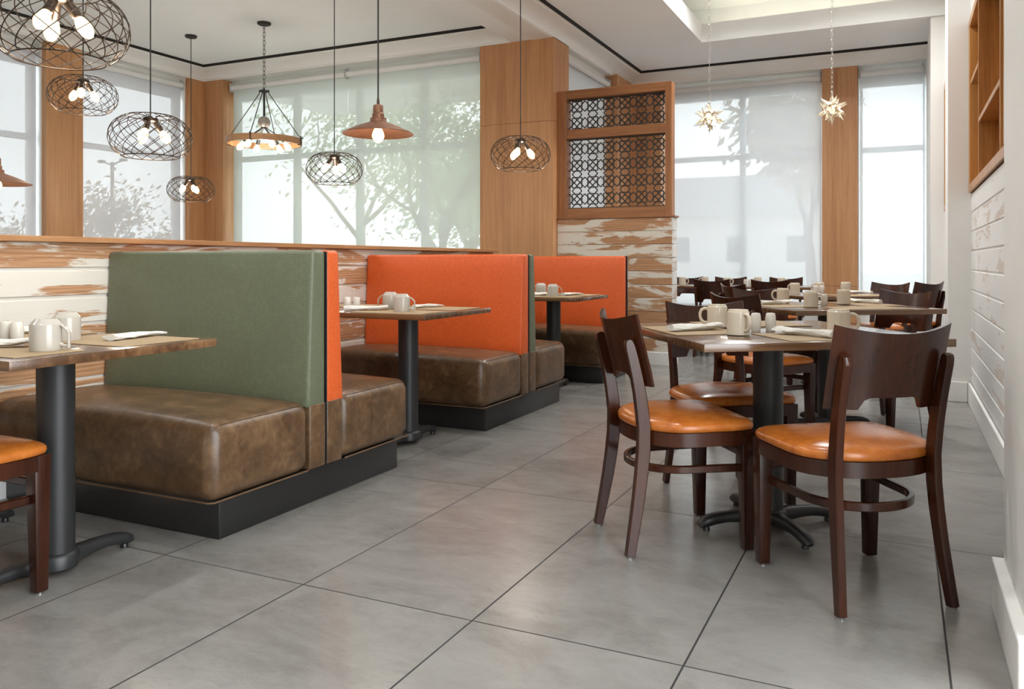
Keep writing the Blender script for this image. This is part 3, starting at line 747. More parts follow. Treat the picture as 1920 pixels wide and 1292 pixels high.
def make_chair(label, group):
    t = thing('dining_chair', label, 'chair', (0, 0, 0), 0, group)
    bm = B(); rings = []
    for s, z in ((0.955, 0.424), (0.99, 0.428), (1.0, 0.437), (0.995, 0.446), (0.965, 0.454), (0.90, 0.461), (0.75, 0.469), (0.5, 0.475), (0.25, 0.477)):
        rings.append([bm.verts.new((x*s, y*s, z)) for x, y in OUTL])
    n = len(OUTL)
    for a, b in zip(rings, rings[1:]):
        for k in range(n): bm.faces.new((a[k], a[(k+1) % n], b[(k+1) % n], b[k]))
    bm.faces.new(rings[-1]); bm.faces.new(rings[0][::-1]); obj('seat', bm, TAN, t, 60)
    bm = B(); band(bm, [(x*0.935, y*0.935, 0.400) for x, y in OUTL], 0.020, 0.047, True); obj('apron', bm, CHAIRW, t, 40)
    for sx in (-1, 1):
        bm = B()
        hexa(bm, [(sx*0.198-0.018, 0.176, 0.006), (sx*0.198+0.018, 0.176, 0.006), (sx*0.198+0.018, 0.212, 0.006), (sx*0.198-0.018, 0.212, 0.006),
                  (sx*0.198-0.026, 0.164, 0.4235), (sx*0.198+0.026, 0.164, 0.4235), (sx*0.198+0.026, 0.216, 0.4235), (sx*0.198-0.026, 0.216, 0.4235)], 0.003, 2)
        lg = obj('front_leg', bm, CHAIRW, t)
        bm = B(); lathe(bm, [(0.011, 0), (0.012, 0.006), (0.0, 0.0065)], 12, (sx*0.198, 0.194, 0)); obj('glide', bm, STEEL, lg)
        # rear leg and stile in one bent piece
        path, w, h = [], [], []
        zz = [0.006, 0.06, 0.12, 0.2, 0.28, 0.36, 0.44, 0.5, 0.56, 0.62, 0.68, 0.715, 0.733, 0.741]
        hs = [0.034, 0.037, 0.040, 0.043, 0.046, 0.048, 0.048, 0.046, 0.044, 0.042, 0.040, 0.038, 0.032, 0.020]
        for z, d in zip(zz, hs):
            path.append((sx*stile_x(z), stile_pt(z), z)); w.append(0.025); h.append(d*1.0)
        bm = B(); band(bm, path, h, w, up=Vector((1, 0, 0)), bev=0.004)
        lg = obj('rear_leg', bm, CHAIRW, t, 40)
        bm = B(); lathe(bm, [(0.011, 0), (0.012, 0.006), (0.0, 0.0065)], 12, (sx*stile_x(0), stile_pt(0), 0)); obj('glide', bm, STEEL, lg)
    # bent ring stretcher
    path = [(-0.182, 0.178, 0.287), (-0.176, 0.06, 0.287)] + [(0.172*math.cos(a), -0.01+0.160*math.sin(a), 0.287) for a in [PI+PI*k/20 for k in range(21)]] + [(0.176, 0.06, 0.287), (0.182, 0.178, 0.287)]
    bm = B(); band(bm, path, 0.018, 0.026, bev=0.003); obj('ring_stretcher', bm, CHAIRW, t, 40)
    bm = B(); band(bm, [(-0.168, 0.191, 0.335), (0.168, 0.191, 0.335)], 0.018, 0.026, bev=0.003); obj('cross_bar', bm, CHAIRW, t)
    # curved plywood backrest with an arch cut out of its lower edge
    bm = B(); nx, nz = 26, 12; hw = 0.186; th = 0.013; F, K = [], []
    def low(x):
        a = abs(x)
        if a > 0.098: return 0.580
        if a > 0.066: return 0.580+0.036*(1-((a-0.066)/0.032)**2)**0.5
        return 0.616
    for i in range(nx+1):
        x = -hw+2*hw*i/nx; zt = 0.804+0.026*(x/hw)**2; zl = low(x); f, k = [], []
        for j in range(nz+1):
            z = zl+(zt-zl)*j/nz; cz = min(1.0, 0.25+0.75*(z-0.58)/0.24)
            y = stile_pt(z)+0.046-0.056*(1-(x/hw)**2)
            sl = 2*0.056*x/hw/hw; nrm = Vector((-sl, 1, 0)).normalized()
            f.append(bm.verts.new(Vector((x, y, z))+nrm*th/2)); k.append(bm.verts.new(Vector((x, y, z))-nrm*th/2))
        F.append(f); K.append(k)
    for i in range(nx):
        for j in range(nz):
            bm.faces.new((F[i][j], F[i][j+1], F[i+1][j+1], F[i+1][j])); bm.faces.new((K[i][j], K[i+1][j], K[i+1][j+1], K[i][j+1]))
        bm.faces.new((F[i][nz], K[i][nz], K[i+1][nz], F[i+1][nz])); bm.faces.new((F[i][0], F[i+1][0], K[i+1][0], K[i][0]))
    for j in range(nz):
        bm.faces.new((F[0][j], K[0][j], K[0][j+1], F[0][j+1])); bm.faces.new((F[nx][j], F[nx][j+1], K[nx][j+1], K[nx][j]))
    obj('backrest', bm, CHAIRW, t, 40)
    return t
gch = 'dark wood dining chairs with round tan seats'
ch0 = make_chair('dark wood chair with its back to the camera, before the nearest square table, tan seat', gch)
ch0.location = (2.147, 0.747, 0); ch0.rotation_euler = (0, 0, TH)   # faces e2
def chair(x, y, facing, label): return dup(ch0, (x, y, 0), facing-PI/2, label, gch)
chair(1.53, 0.935, TH+0.02, 'dark wood chair seen side-on at the aisle side of the nearest square table')
chair(1.60, 1.54, TH-PI/2, 'dark wood chair across the nearest square table, seat tucked behind the black column')
chair(1.54, 2.88, TH+0.36, 'dark wood chair side-on at the aisle side of the second square table')
chair(1.50, 3.68, TH-PI/2, 'dark wood chair on the window side of the second square table, half hidden by mugs')
chair(2.19, 3.55, TH+PI+0.30, 'dark wood chair at the wall side of the second square table, beside the white pier')
chair(1.19, 4.90, TH+0.1, 'dark wood chair at the aisle side of the third square table')
chair(2.08, 5.66, TH+PI+0.33, 'dark wood chair below the narrow far window, at the third square table')
chair(2.36, 6.35, math.radians(140), 'dark wood chair in the far corner next to the white wall')
chair(0.49, 6.72, PI/2, 'dark wood chair with its back to the camera at the long far table, aisle end')
chair(1.08, 6.72, PI/2, 'dark wood chair with its back to the camera at the long far table, pillar end')
chair(-0.10, 7.72, -PI/2, 'dark wood chair on the window side of the long far table, beside the plank partition')
chair(0.42, 7.72, -PI/2, 'dark wood chair on the window side of the long far table, middle one')
chair(1.06, 7.72, -PI/2, 'dark wood chair across the long far table, next to the slim oak pillar')
chair(-0.285, -0.585, PI/2, 'dark wood chair cut off at the photo edge, tucked under the first booth table')

# ------------------------------------------------------------------ tableware
def mat_(x, y, rz, sx, sy, label):
    o = obj('placemat', box(B(), -sx/2, sx/2, -sy/2, sy/2, 0.0, 0.003, 0.001, 1), MATW); o.location = (x, y, TZ+0.0003); o.rotation_euler = (0, 0, rz)
    return tag(o, label, 'placemat', 'woven straw placemats')
def E(t, a, b): c = t; return (c[0]+a*math.cos(TH)-b*math.sin(TH), c[1]+a*math.sin(TH)+b*math.cos(TH))

def arc_handle(kind):
    if kind == 'round':
        return [(0.036, 0, 0.072), (0.050, 0, 0.074), (0.062, 0, 0.068), (0.068, 0, 0.055), (0.068, 0, 0.040), (0.063, 0, 0.026), (0.052, 0, 0.017), (0.036, 0, 0.016)]
    return [(0.039, 0, 0.0745), (0.048, 0, 0.0735), (0.064, 0, 0.0575), (0.0675, 0, 0.051), (0.0675, 0, 0.006)]
def make_mug(kind, label, group):
    m = thing('coffee_mug', label, 'mug', (0, 0, 0), 0, group)
    bm = B()
    if kind == 'dome':   # upturned mug: sloping shoulder and small foot ring on top
        lathe(bm, [(0.0, 0.004), (0.038, 0.004), (0.0395, 0.0), (0.0425, 0.0), (0.043, 0.003), (0.0428, 0.076), (0.0422, 0.0775), (0.0405, 0.079), (0.030, 0.0915), (0.028, 0.0935), (0.025, 0.0935), (0.0235, 0.091), (0.0, 0.0905)], 40)
        obj('body', bm, CERAW, m, 40)
        bm = B(); band(bm, arc_handle('angled'), 0.0065, 0.0125, up=Vector((0, 1, 0)), bev=0.002); tube(bm, [(0.0675, 0, 0.012), (0.052, 0, 0.0135), (0.040, 0, 0.018)], [0.0045, 0.005, 0.0075], 10)
        obj('handle', bm, CERAW, m, 60)
    else:                # straight ivory mug standing upside down
        lathe(bm, [(0.0, 0.004), (0.036, 0.004), (0.038, 0.0), (0.0405, 0.0), (0.0412, 0.003), (0.0400, 0.012), (0.0396, 0.040), (0.0400, 0.078), (0.0395, 0.082), (0.0362, 0.085), (0.0358, 0.0895), (0.034, 0.0905), (0.031, 0.090), (0.030, 0.087), (0.0, 0.0865)], 40)
        obj('body', bm, CERAM, m, 40)
        bm = B(); tube(bm, arc_handle('round'), [0.0068, 0.0066, 0.0062, 0.006, 0.006, 0.0062, 0.0066, 0.0068], 10); obj('handle', bm, CERAM, m, 60)
    return m
protos = {}
def mug(kind, x, y, rz, label, z=TZ+0.0036):
    g = 'upturned white mugs on the booth tables' if kind == 'dome' else 'upturned ivory mugs on the dining tables'
    if kind not in protos:
        m = protos[kind] = make_mug(kind, label, g); m.location = (x, y, z); m.rotation_euler = (0, 0, rz); return m
    return dup(protos[kind], (x, y, z), rz, label, g)
def shaker(x, y, label, z=TZ+0.0003, h=1.0):
    bm = B(); lathe(bm, [(0.0, 0.0), (0.0165, 0.0), (0.0175, 0.002), (0.0200, 0.025), (0.0202, 0.042), (0.0188, 0.058), (0.0170, 0.066), (0.0150, 0.0695), (0.006, 0.071), (0.0, 0.071)], 28)
    if 'sh' not in protos:
        t = thing('salt_shaker', label, 'shaker', (x, y, z), 0, 'white ceramic shakers'); b = obj('body', bm, CERAS, t, 50)
        bm = B()
        for a in range(3): lathe(bm, [(0.0014, 0.0708), (0.0014, 0.0714)], 6, (0.005*math.cos(a*2.09), 0.005*math.sin(a*2.09), 0))
        obj('holes', bm, BLACKT, t); protos['sh'] = t; return t
    bm.free(); return dup(protos['sh'], (x, y, z), 0, label, 'white ceramic shakers')

def napkin_mesh(seed, flat=False):
    rnd = random.Random(seed); bm = B(); n = 22; m = 20; rings = []
    L = 0.235; ph = rnd.uniform(0, 6)
    for i in range(n+1):
        t = i/n; x = -L/2+L*t
        w = (0.017+0.006*math.sin(3*t+ph)) if t < 0.62 else 0.020+0.022*((t-0.62)/0.38)**1.2
        hh = 0.0125-0.002*t if t < 0.62 else 0.0115-0.004*((t-0.62)/0.38)
        if flat: w *= 1.25; hh *= 0.75
        lift = 0.010*max(0, t-0.75)/0.25 if not flat else 0
        ring = []
        for k in range(m):
            a = 2*PI*k/m; r = 1+0.13*math.sin(3*a+7*t+ph)+0.07*math.sin(7*a-16*t)+rnd.uniform(-0.05, 0.05)
            ring.append(bm.verts.new((x, w*math.cos(a)*r+0.004*math.sin(6*t+ph), hh+lift+hh*math.sin(a)*r)))
        rings.append(ring)
    for a, b in zip(rings, rings[1:]):
        for k in range(m): bm.faces.new((a[k], a[(k+1) % m], b[(k+1) % m], b[k]))
    bm.faces.new(rings[0][::-1])
    # hollow wide mouth
    mouth = [bm.verts.new((v.co.x-0.035, v.co.y*0.7, (v.co.z-0.015)*0.55+0.015)) for v in rings[-1]]
    for k in range(m): bm.faces.new((rings[-1][k], rings[-1][(k+1) % m], mouth[(k+1) % m], mouth[k]))
    bm.faces.new(mouth)
    zmin = min(v.co.z for v in bm.verts)
    for v in bm.verts: v.co.z -= zmin
    return bm
npk = [0]
def napkin(x, y, ang, label, flat=False, fork=False, z=TZ+0.0036):
    npk[0] += 1
    t = thing('napkin_roll', label, 'napkin', (x, y, z), ang, 'rolled white paper napkins'); obj('paper', napkin_mesh(npk[0], flat), NAPK, t, 60)
    if fork:
        bm = B()
        tube(bm, [(0.05, 0, 0.016), (0.10, 0, 0.020)], 0.004, 6); box(bm, 0.098, 0.108, -0.011, 0.011, 0.019, 0.021)
        for k in range(4): tube(bm, [(0.107, -0.0095+0.0063*k, 0.020), (0.13, -0.0095+0.0063*k, 0.023), (0.146, -0.0095+0.0063*k, 0.030)], 0.0015, 5)
        obj('fork', bm, STEEL, t)
    return t

# table before the green booth
mat_(-0.118, -0.095, 0, 0.43, 0.305, 'woven placemat on the open end of the first booth table, under a flat napkin')
mat_(-0.132, -0.472, 0, 0.43, 0.215, 'woven placemat at the front corner of the first booth table, nearest mug on it')
mat_(-0.645, -0.085, 0, 0.43, 0.305, 'woven placemat at the wall end of the first booth table')
mug('dome', -0.018, -0.418, 0.5, 'nearest white upturned mug, handle towards the aisle, on the first booth table')
mug('dome', -0.25, -0.185, 2.4, 'white upturned mug just behind the nearest one on the first booth table')
shaker(-0.333, -0.300, 'right one of the two white shakers on the first booth table')
shaker(-0.383, -0.304, 'left one of the two white shakers on the first booth table')
napkin(-0.115, -0.03, 1.80, 'flat folded white napkin on the placemat before the green backrest', True)
napkin(-0.235, -0.455, 0.95, 'white napkin roll with fork tines showing, at the photo\'s left edge', False, True)
napkin(-0.60, -0.02, 1.3, 'white napkin roll mostly hidden behind the nearest upturned mug')
# second booth table
Y2 = 2.075
mat_(-0.118, -0.105+Y2, 0, 0.43, 0.30, 'woven placemat at the open end of the second booth table, before the orange backrest')
mat_(-0.118, -0.475+Y2, 0, 0.43, 0.27, 'woven placemat at the camera side of the second booth table')
mat_(-0.645, -0.09+Y2, 0, 0.43, 0.30, 'woven placemat at the wall end of the second booth table')
mug('dome', -0.30, 1.79, 3.6, 'white upturned mug with its handle on the left, before the orange backrest')
mug('dome', -0.096, 1.60, 0.35, 'white upturned mug with its handle on the right, on the second booth table')
shaker(-0.445, 1.675, 'right one of the two white shakers on the second booth table')
shaker(-0.495, 1.66, 'left one of the two white shakers on the second booth table')
napkin(-0.33, 1.60, 0.75, 'white napkin roll left of the mugs on the second booth table')
napkin(-0.19, 1.98, 1.55, 'white napkin roll right of the mugs on the second booth table', True)
# third booth table
Y3 = 4.15
mat_(-0.118, -0.105+Y3, 0, 0.43, 0.30, 'woven placemat on the third booth table, before the far orange backrest')
mat_(-0.118, -0.475+Y3, 0, 0.43, 0.27, 'woven placemat at the camera side of the third booth table')
mug('dome', -0.105, 3.66, 0.4, 'white upturned mug on the third booth table, the one fully visible')
mug('dome', -0.31, 3.90, 3.5, 'white upturned mug on the third booth table, half hidden by the green backrest edge')
napkin(-0.30, 3.70, 0.7, 'white napkin roll on the third booth table beside the green backrest edge')
napkin(-0.08, 3.97, 1.4, 'white napkin roll behind the fully visible mug on the third booth table', True)

# nearest square table
mat_(*E(C1, -0.300, 0.04), TH, 0.28, 0.38, 'woven placemat on the aisle side of the nearest square table')
mat_(*E(C1, 0.06, -0.297), TH, 0.42, 0.29, 'woven placemat on the camera side of the nearest square table')
mat_(*E(C1, 0.06, 0.29), TH, 0.42, 0.29, 'woven placemat on the window side of the nearest square table')
mug('ivory', 1.617, 1.30, 3.25, 'ivory upturned mug with its handle left, at the back of the nearest square table')
mug('ivory', 1.757, 0.985, -0.75, 'ivory upturned mug with its handle facing the camera, next to the shakers')
mug('ivory', 2.085, 1.155, 0.1, 'ivory upturned mug beside the back of the foremost chair, on the nearest square table')
shaker(1.787, 1.188, 'left one of the two white shakers on the nearest square table')
shaker(1.838, 1.214, 'right one of the two white shakers on the nearest square table')
napkin(1.575, 1.09, 0.95, 'white napkin roll at the aisle corner of the nearest square table')
napkin(1.985, 1.03, 2.55, 'white napkin roll beside the back of the foremost chair on the nearest square table')
# second square table
mat_(*E(C2, -0.305, 0.05), TH, 0.26, 0.42, 'woven placemat on the aisle side of the second square table')
mat_(*E(C2, 0.06, -0.295), TH, 0.42, 0.27, 'woven placemat on the camera side of the second square table')
mat_(*E(C2, 0.305, 0.065), TH, 0.26, 0.42, 'woven placemat on the wall side of the second square table')
mug('ivory', 1.592, 3.50, 3.3, 'ivory upturned mug with its handle left on the second square table')
mug('ivory', 1.812, 2.99, 0.0, 'ivory upturned mug in the middle of the second square table, handle to the right')
mug('ivory', 1.965, 3.42, 2.2, 'ivory upturned mug right of the shakers on the second square table')
shaker(1.865, 3.25, 'right one of the two white shakers on the second square table')
shaker(1.815, 3.22, 'left shaker on the second square table, half hidden by the middle mug')
napkin(1.585, 3.16, 0.95, 'white napkin roll at the aisle side of the second square table')
napkin(2.08, 3.60, 2.5, 'white napkin roll at the wall side of the second square table, before a chair back')
# third square table
mat_(*E(C3, 0.05, -0.295), TH, 0.42, 0.29, 'woven placemat on the camera side of the third square table')
mug('ivory', 1.50, 4.95, 2.6, 'ivory upturned mug at the aisle corner of the third square table')
mug('ivory', 1.66, 5.28, 2.9, 'ivory upturned mug just behind the shakers of the third square table')
mug('ivory', 1.86, 5.42, 2.2, 'ivory upturned mug in front of the far oak pillar foot')
shaker(1.70, 5.06, 'right one of the two white shakers on the third square table')
shaker(1.655, 5.03, 'left one of the two white shakers on the third square table')
napkin(1.98, 5.20, 2.5, 'white napkin roll on the third square table, right of its mugs')
# long far table
for x, y, rz, lb in ((0.03, 7.12, 0.2, 'next to the plank partition'), (0.22, 7.42, 3.3, 'second from the plank partition'), (0.53, 7.12, 0.2, 'third from the plank partition, handle right'),
                     (0.82, 7.42, 3.3, 'fourth from the plank partition, handle left'), (1.10, 7.20, 0.2, 'nearest to the slim oak pillar')):
    mug('ivory', x, y, rz, 'upturned mug on the long far table, '+lb, TZ+0.0003)
shaker(0.71, 7.25, 'left one of the two shakers on the long far table'); shaker(0.76, 7.25, 'right one of the two shakers on the long far table')

# ------------------------------------------------------------------ lamps
def glow(root, z, energy, r=0.06, color=(1.0, 0.90, 0.78)):
    if 'glow%g' % energy not in protos:
        d = bpy.data.lights.new('bulb_light', 'POINT'); d.energy = energy; d.shadow_soft_size = r; d.color = color; protos['glow%g' % energy] = d
    o = link(bpy.data.objects.new('bulb_light', protos['glow%g' % energy]), root); o.location = (0, 0, z)
def fill_light(x, y, z, label, power=7):  # fill lamp added in the ceiling, out of view, to brighten the room
    root = thing('fill_light', label, 'fill light', (x, y, z), 0, 'added fill lights over the aisle and booths')
    bm = B(); shell(bm, [(0.095, -0.001), (0.095, -0.006), (0.075, -0.008), (0.070, -0.003)], 28); obj('trim_ring', bm, TRIM, root)
    bm = B(); lathe(bm, [(0.069, -0.0045), (0.069, -0.0025)], 24); obj('lens', bm, LENS, root)
    d = bpy.data.lights.new('fill_light_lamp', 'AREA'); d.shape = 'DISK'; d.size = 0.13; d.energy = power; d.color = (0.95, 0.985, 1.0); d.spread = math.radians(150)
    o = link(bpy.data.objects.new('fill_light_lamp', d), root); o.location = (0, 0, -0.012)
LENS = emit('fill_lens', (1.0, 0.88, 0.72), 8.0)  # glowing face of the added fill lamps
for x, y, z, lb in ((-0.25, -1.4, CZ, 'added fill light over the first booth table'), (-0.25, 0.7, CZ, 'added fill light over the green booth bench'), (-0.25, 2.8, CZ, 'added fill light over the second booth bench'),
                    (-2.8, -1.2, CZ, 'added fill light behind the half wall, camera end'), (-2.8, 1.0, CZ, 'added fill light behind the half wall, middle'), (-3.0, 3.0, CZ, 'added fill light behind the half wall, window end'),
                    (1.5, -1.2, CZ+0.48, 'added fill light in the raised tray, camera end'), (1.5, 1.4, CZ+0.48, 'added fill light in the raised tray above the nearest table'), (1.6, 4.0, CZ+0.48, 'added fill light in the raised tray above the second table'),
                    (0.75, 5.6, CZ+0.48, 'added fill light in the raised tray near the far windows, aisle side'), (2.05, 5.7, CZ+0.48, 'added fill light in the raised tray near the far windows, wall side')):
    fill_light(x, y, z, lb, 7 if y < 3.5 else 19)
def bulb_bm(L=0.095, R=0.030):
    bm = B(); lathe(bm, [(0.0, -L), (R*0.35, -L+0.004), (R*0.72, -L+0.015), (R*0.97, -L+0.032), (R, -L+0.045), (R*0.88, -L+0.062), (R*0.62, -L+0.082), (R*0.46, -0.0)], 18); return bm
def place_axis(bm, base, d):
    """move geometry modelled along -z so that it points along d from base"""
    q = Vector((0, 0, -1)).rotation_difference(Vector(d).normalized()); M = Matrix.Translation(base) @ q.to_matrix().to_4x4()
    bm.transform(M); return bm
def canopy(root, zc, r=0.062):
    bm = B(); lathe(bm, [(0.004, zc-0.026), (r*0.85, zc-0.024), (r, zc-0.016), (r, zc-0.001)], 24); obj('canopy', bm, CORD, root)

def cage_pendant(x, y, z, label, ceil=CZ, spin=0.0, src=None):
    g = 'black wire cage pendant lamps'
    root = thing('cage_pendant', label, 'pendant lamp', (x, y, z), spin, g)
    Rr, Hh = 0.24, 0.132
    if 'cage' not in protos:
        bm = B(); N_, K = 17, 28
        def prof(t):   # t 0 top .. 1 bottom
            ph = math.radians(62) - t*math.radians(62+54)
            c, s = math.cos(ph), math.sin(ph)
            return Rr*abs(c)**0.74, Hh*math.copysign(abs(s)**0.95, s)*1.12
        for sg in (-1, 1):
            for i in range(N_):
                a0 = 2*PI*i/N_; pts = []
                for k in range(K+1):
                    t = k/K; r, zz = prof(t); a = a0+sg*t*math.radians(88); pts.append((r*math.cos(a), r*math.sin(a), zz))
                tube(bm, pts, 0.0021, 5)
        for t in (0.0, 1.0):
            r, zz = prof(t); tube(bm, [(r*math.cos(2*PI*k/40), r*math.sin(2*PI*k/40), zz) for k in range(40)], 0.003, 6, True)
        r, zz = prof(0.0)
        for k in range(3):
            a = 2*PI*k/3; tube(bm, [(0.03*math.cos(a), 0.03*math.sin(a), zz), (r*math.cos(a), r*math.sin(a), zz)], 0.003, 6)
        protos['cage'] = obj('wire_cage', bm, BRONZE, root, 60)
        bm = B(); lathe(bm, [(0.008, 0.135), (0.03, 0.128), (0.045, 0.118), (0.045, 0.100), (0.03, 0.092), (0.0, 0.088)], 24); protos['hub'] = obj('socket_hub', bm, BRONZE, root)
        for k in range(3):
            a = 2*PI*k/3+0.4; d = Vector((0.62*math.cos(a), 0.62*math.sin(a), -1)).normalized(); base = Vector((0.022*math.cos(a), 0.022*math.sin(a), 0.105))
            bm = B(); lathe(bm, [(0.0, 0.0), (0.016, -0.002), (0.0175, -0.03), (0.0185, -0.072), (0.015, -0.075)][::-1], 18); place_axis(bm, base, d); protos['sk%d' % k] = obj('socket', bm, BRONZE, root)
            bm = place_axis(bulb_bm(0.088, 0.028), base+d*0.074, d); protos['bb%d' % k] = obj('bulb', bm, BULB, root)
    else:
        for k in ('cage', 'hub', 'sk0', 'bb0', 'sk1', 'bb1', 'sk2', 'bb2'):
            c = protos[k].copy(); COL.objects.link(c); c.parent = root
    glow(root, -0.02, 5.2)
    bm = B(); tube(bm, [(0, 0, 0.130), (0, 0, ceil-z-0.02)], 0.0042, 8); obj('cord', bm, CORD, root)
    canopy(root, ceil-z)
    return root
cage_pendant(-0.57, 0.015, 1.888, 'large black wire cage pendant cut off by the top left corner of the photo', spin=0.35)
cage_pendant(-3.311, 2.132, 2.262, 'black wire cage pendant just below the cut-off one, before the first oak pillar', spin=0.9)
cage_pendant(-1.926, 1.567, 1.779, 'black wire cage pendant with visible bulbs before the side wall window', spin=0.5)
cage_pendant(-4.60, 4.343, 1.779, 'smallest black wire cage pendant, before the inner oak corner, its canopy visible', spin=1.3)
cage_pendant(-2.15, 3.648, 1.806, 'black wire cage pendant before the big window with the tree, below the copper lamp', spin=1.7)
cage_pendant(-0.479, 3.879, 1.869, 'black wire cage pendant in front of the wide oak pillar', spin=0.2)

def copper_pendant(x, y, z, label):
    root = thing('copper_pendant', label, 'pendant lamp', (x, y, z), 0, 'flat copper shade pendants')
    bm = B(); R_ = 0.2
    shell(bm, [(R_, -0.012), (R_+0.001, -0.008), (R_*0.8, 0.012), (R_*0.55, 0.034), (R_*0.30, 0.052), (0.047, 0.058), (0.047, 0.068), (0.044, 0.070)], 48)
    shell(bm, [(R_, -0.012), (R_*0.8, 0.007), (R_*0.55, 0.029), (R_*0.30, 0.046), (0.02, 0.050)], 48); obj('lamp_shade', bm, COPPER, root, 60)
    bm = B(); lathe(bm, [(0.0, 0.069), (0.046, 0.070), (0.046, 0.078), (0.034, 0.082), (0.034, 0.103), (0.031, 0.106), (0.029, 0.108), (0.029, 0.146), (0.026, 0.153), (0.0, 0.156)], 32); obj('socket_cap', bm, COPPER, root)
    bm = B(); lathe(bm, [(0.008, 0.155), (0.008, 0.176), (0.006, 0.192), (0.0, 0.193)], 12); tube(bm, [(-0.009, 0, 0.166), (0.011, 0, 0.166)], 0.002, 6); obj('cord_grip', bm, BRONZE, root)
    bm = place_axis(bulb_bm(0.108, 0.034), Vector((0, 0, 0.045)), (0, 0, -1)); obj('bulb', bm, BULB, root)
    glow(root, -0.085, 2.6)
    bm = B(); tube(bm, [(0, 0, 0.19), (0, 0, CZ-z-0.02)], 0.0048, 8); obj('cord', bm, CORD, root); canopy(root, CZ-z)
copper_pendant(-0.401, 1.817, 1.745, 'flat copper shade pendant with one bulb hanging before the tree window')
copper_pendant(-2.876, 1.21, 1.51, 'flat copper shade pendant half out of the photo at its left edge')

def chain(bm, z0, z1, L=0.034, w=0.0075, r=0.0016):
    z = z0; i = 0
    while z < z1:
        pts = []
        for k in range(12):
            a = 2*PI*k/12; u = w*math.cos(a); v = (L/2-w)*(1 if math.sin(a) >= 0 else -1)+w*math.sin(a)
            pts.append((u, 0, z+L/2+v) if i % 2 == 0 else (0, u, z+L/2+v))
        tube(bm, pts, r, 5, True); z += L-2.6*r; i += 1
    return bm

ch = thing('ring_chandelier', 'wooden ring chandelier with six bare bulbs on dark rods and a chain', 'chandelier', (-3.556, 4.314, 2.225), 0.25)
bm = B(); Rn = 0.362
for k in range(1): pass
pts = [(Rn*math.cos(2*PI*k/56), Rn*math.sin(2*PI*k/56), 0) for k in range(56)]
band(bm, pts, 0.018, 0.062, True); obj('wooden_ring', bm, RINGW, ch, 40)
for k in range(4):
    a = PI/2*k+0.15; c, s = math.cos(a), math.sin(a)
    bm = B(); tube(bm, [(Rn*1.06*c, Rn*1.06*s, 0.045), (Rn*0.98*c, Rn*0.98*s, 0.055), (0.05*c, 0.05*s, 0.485), (0.045*c, 0.045*s, 0.525)], 0.0045, 6); obj('rod', bm, CORD, ch)
    bm = B(); tube(bm, [(Rn*1.04*c, Rn*1.04*s, 0.045), (Rn*1.045*c, Rn*1.045*s, -0.03), (Rn*0.95*c, Rn*0.95*s, -0.034)], 0.006, 6); tube(bm, [(Rn*1.10*c, Rn*1.10*s, 0.03), (Rn*0.9*c, Rn*0.9*s, 0.034)], 0.006, 6); obj('clamp', bm, CORD, ch)
bm = B(); lathe(bm, [(0.0, 0.500), (0.052, 0.505), (0.052, 0.515), (0.010, 0.522), (0.006, 0.545), (0.0, 0.546)], 20); obj('top_hub', bm, CORD, ch)
bm = B(); tube(bm, [(0, 0, 0.20), (0, 0, 0.51)], 0.011, 10); obj('stem', bm, CORD, ch)
bm = B(); lathe(bm, [(0.0, 0.14)]+[(0.062*math.cos(a), 0.195+0.062*math.sin(a)) for a in [-1.1+2.5*k/9 for k in range(10)]]+[(0.0, 0.257)], 24); obj('wood_ball', bm, GREYB, ch, 60)
bm = B(); lathe(bm, [(0.0, 0.128), (0.03, 0.130), (0.034, 0.143), (0.0, 0.146)], 18); obj('arm_hub', bm, CORD, ch)
for k in range(6):
    a = 2*PI*k/6+0.3; c, s = math.cos(a), math.sin(a); d = Vector((0.95*c, 0.95*s, -0.62)).normalized(); d2 = Vector((0.75*c, 0.75*s, -1)).normalized()
    bm = B(); tube(bm, [(0.02*c, 0.02*s, 0.138), tuple(Vector((0.02*c, 0.02*s, 0.138))+d*0.17)], 0.0055, 8); obj('arm', bm, CORD, ch)
    base = Vector((0.02*c, 0.02*s, 0.138))+d*0.165
    bm = B(); lathe(bm, [(0.015, -0.066), (0.0185, -0.062), (0.018, -0.02), (0.016, 0.0), (0.0, 0.002)], 16); place_axis(bm, base, d2); obj('socket', bm, CORD, ch)
    obj('bulb', place_axis(bulb_bm(0.105, 0.032), base+d2*0.064, d2), BULB, ch)
glow(ch, -0.06, 6)
obj('chain', chain(B(), 0.54, CZ-2.225-0.03, 0.05, 0.012, 0.0026), CORD, ch, 60); canopy(ch, CZ-2.225, 0.068)

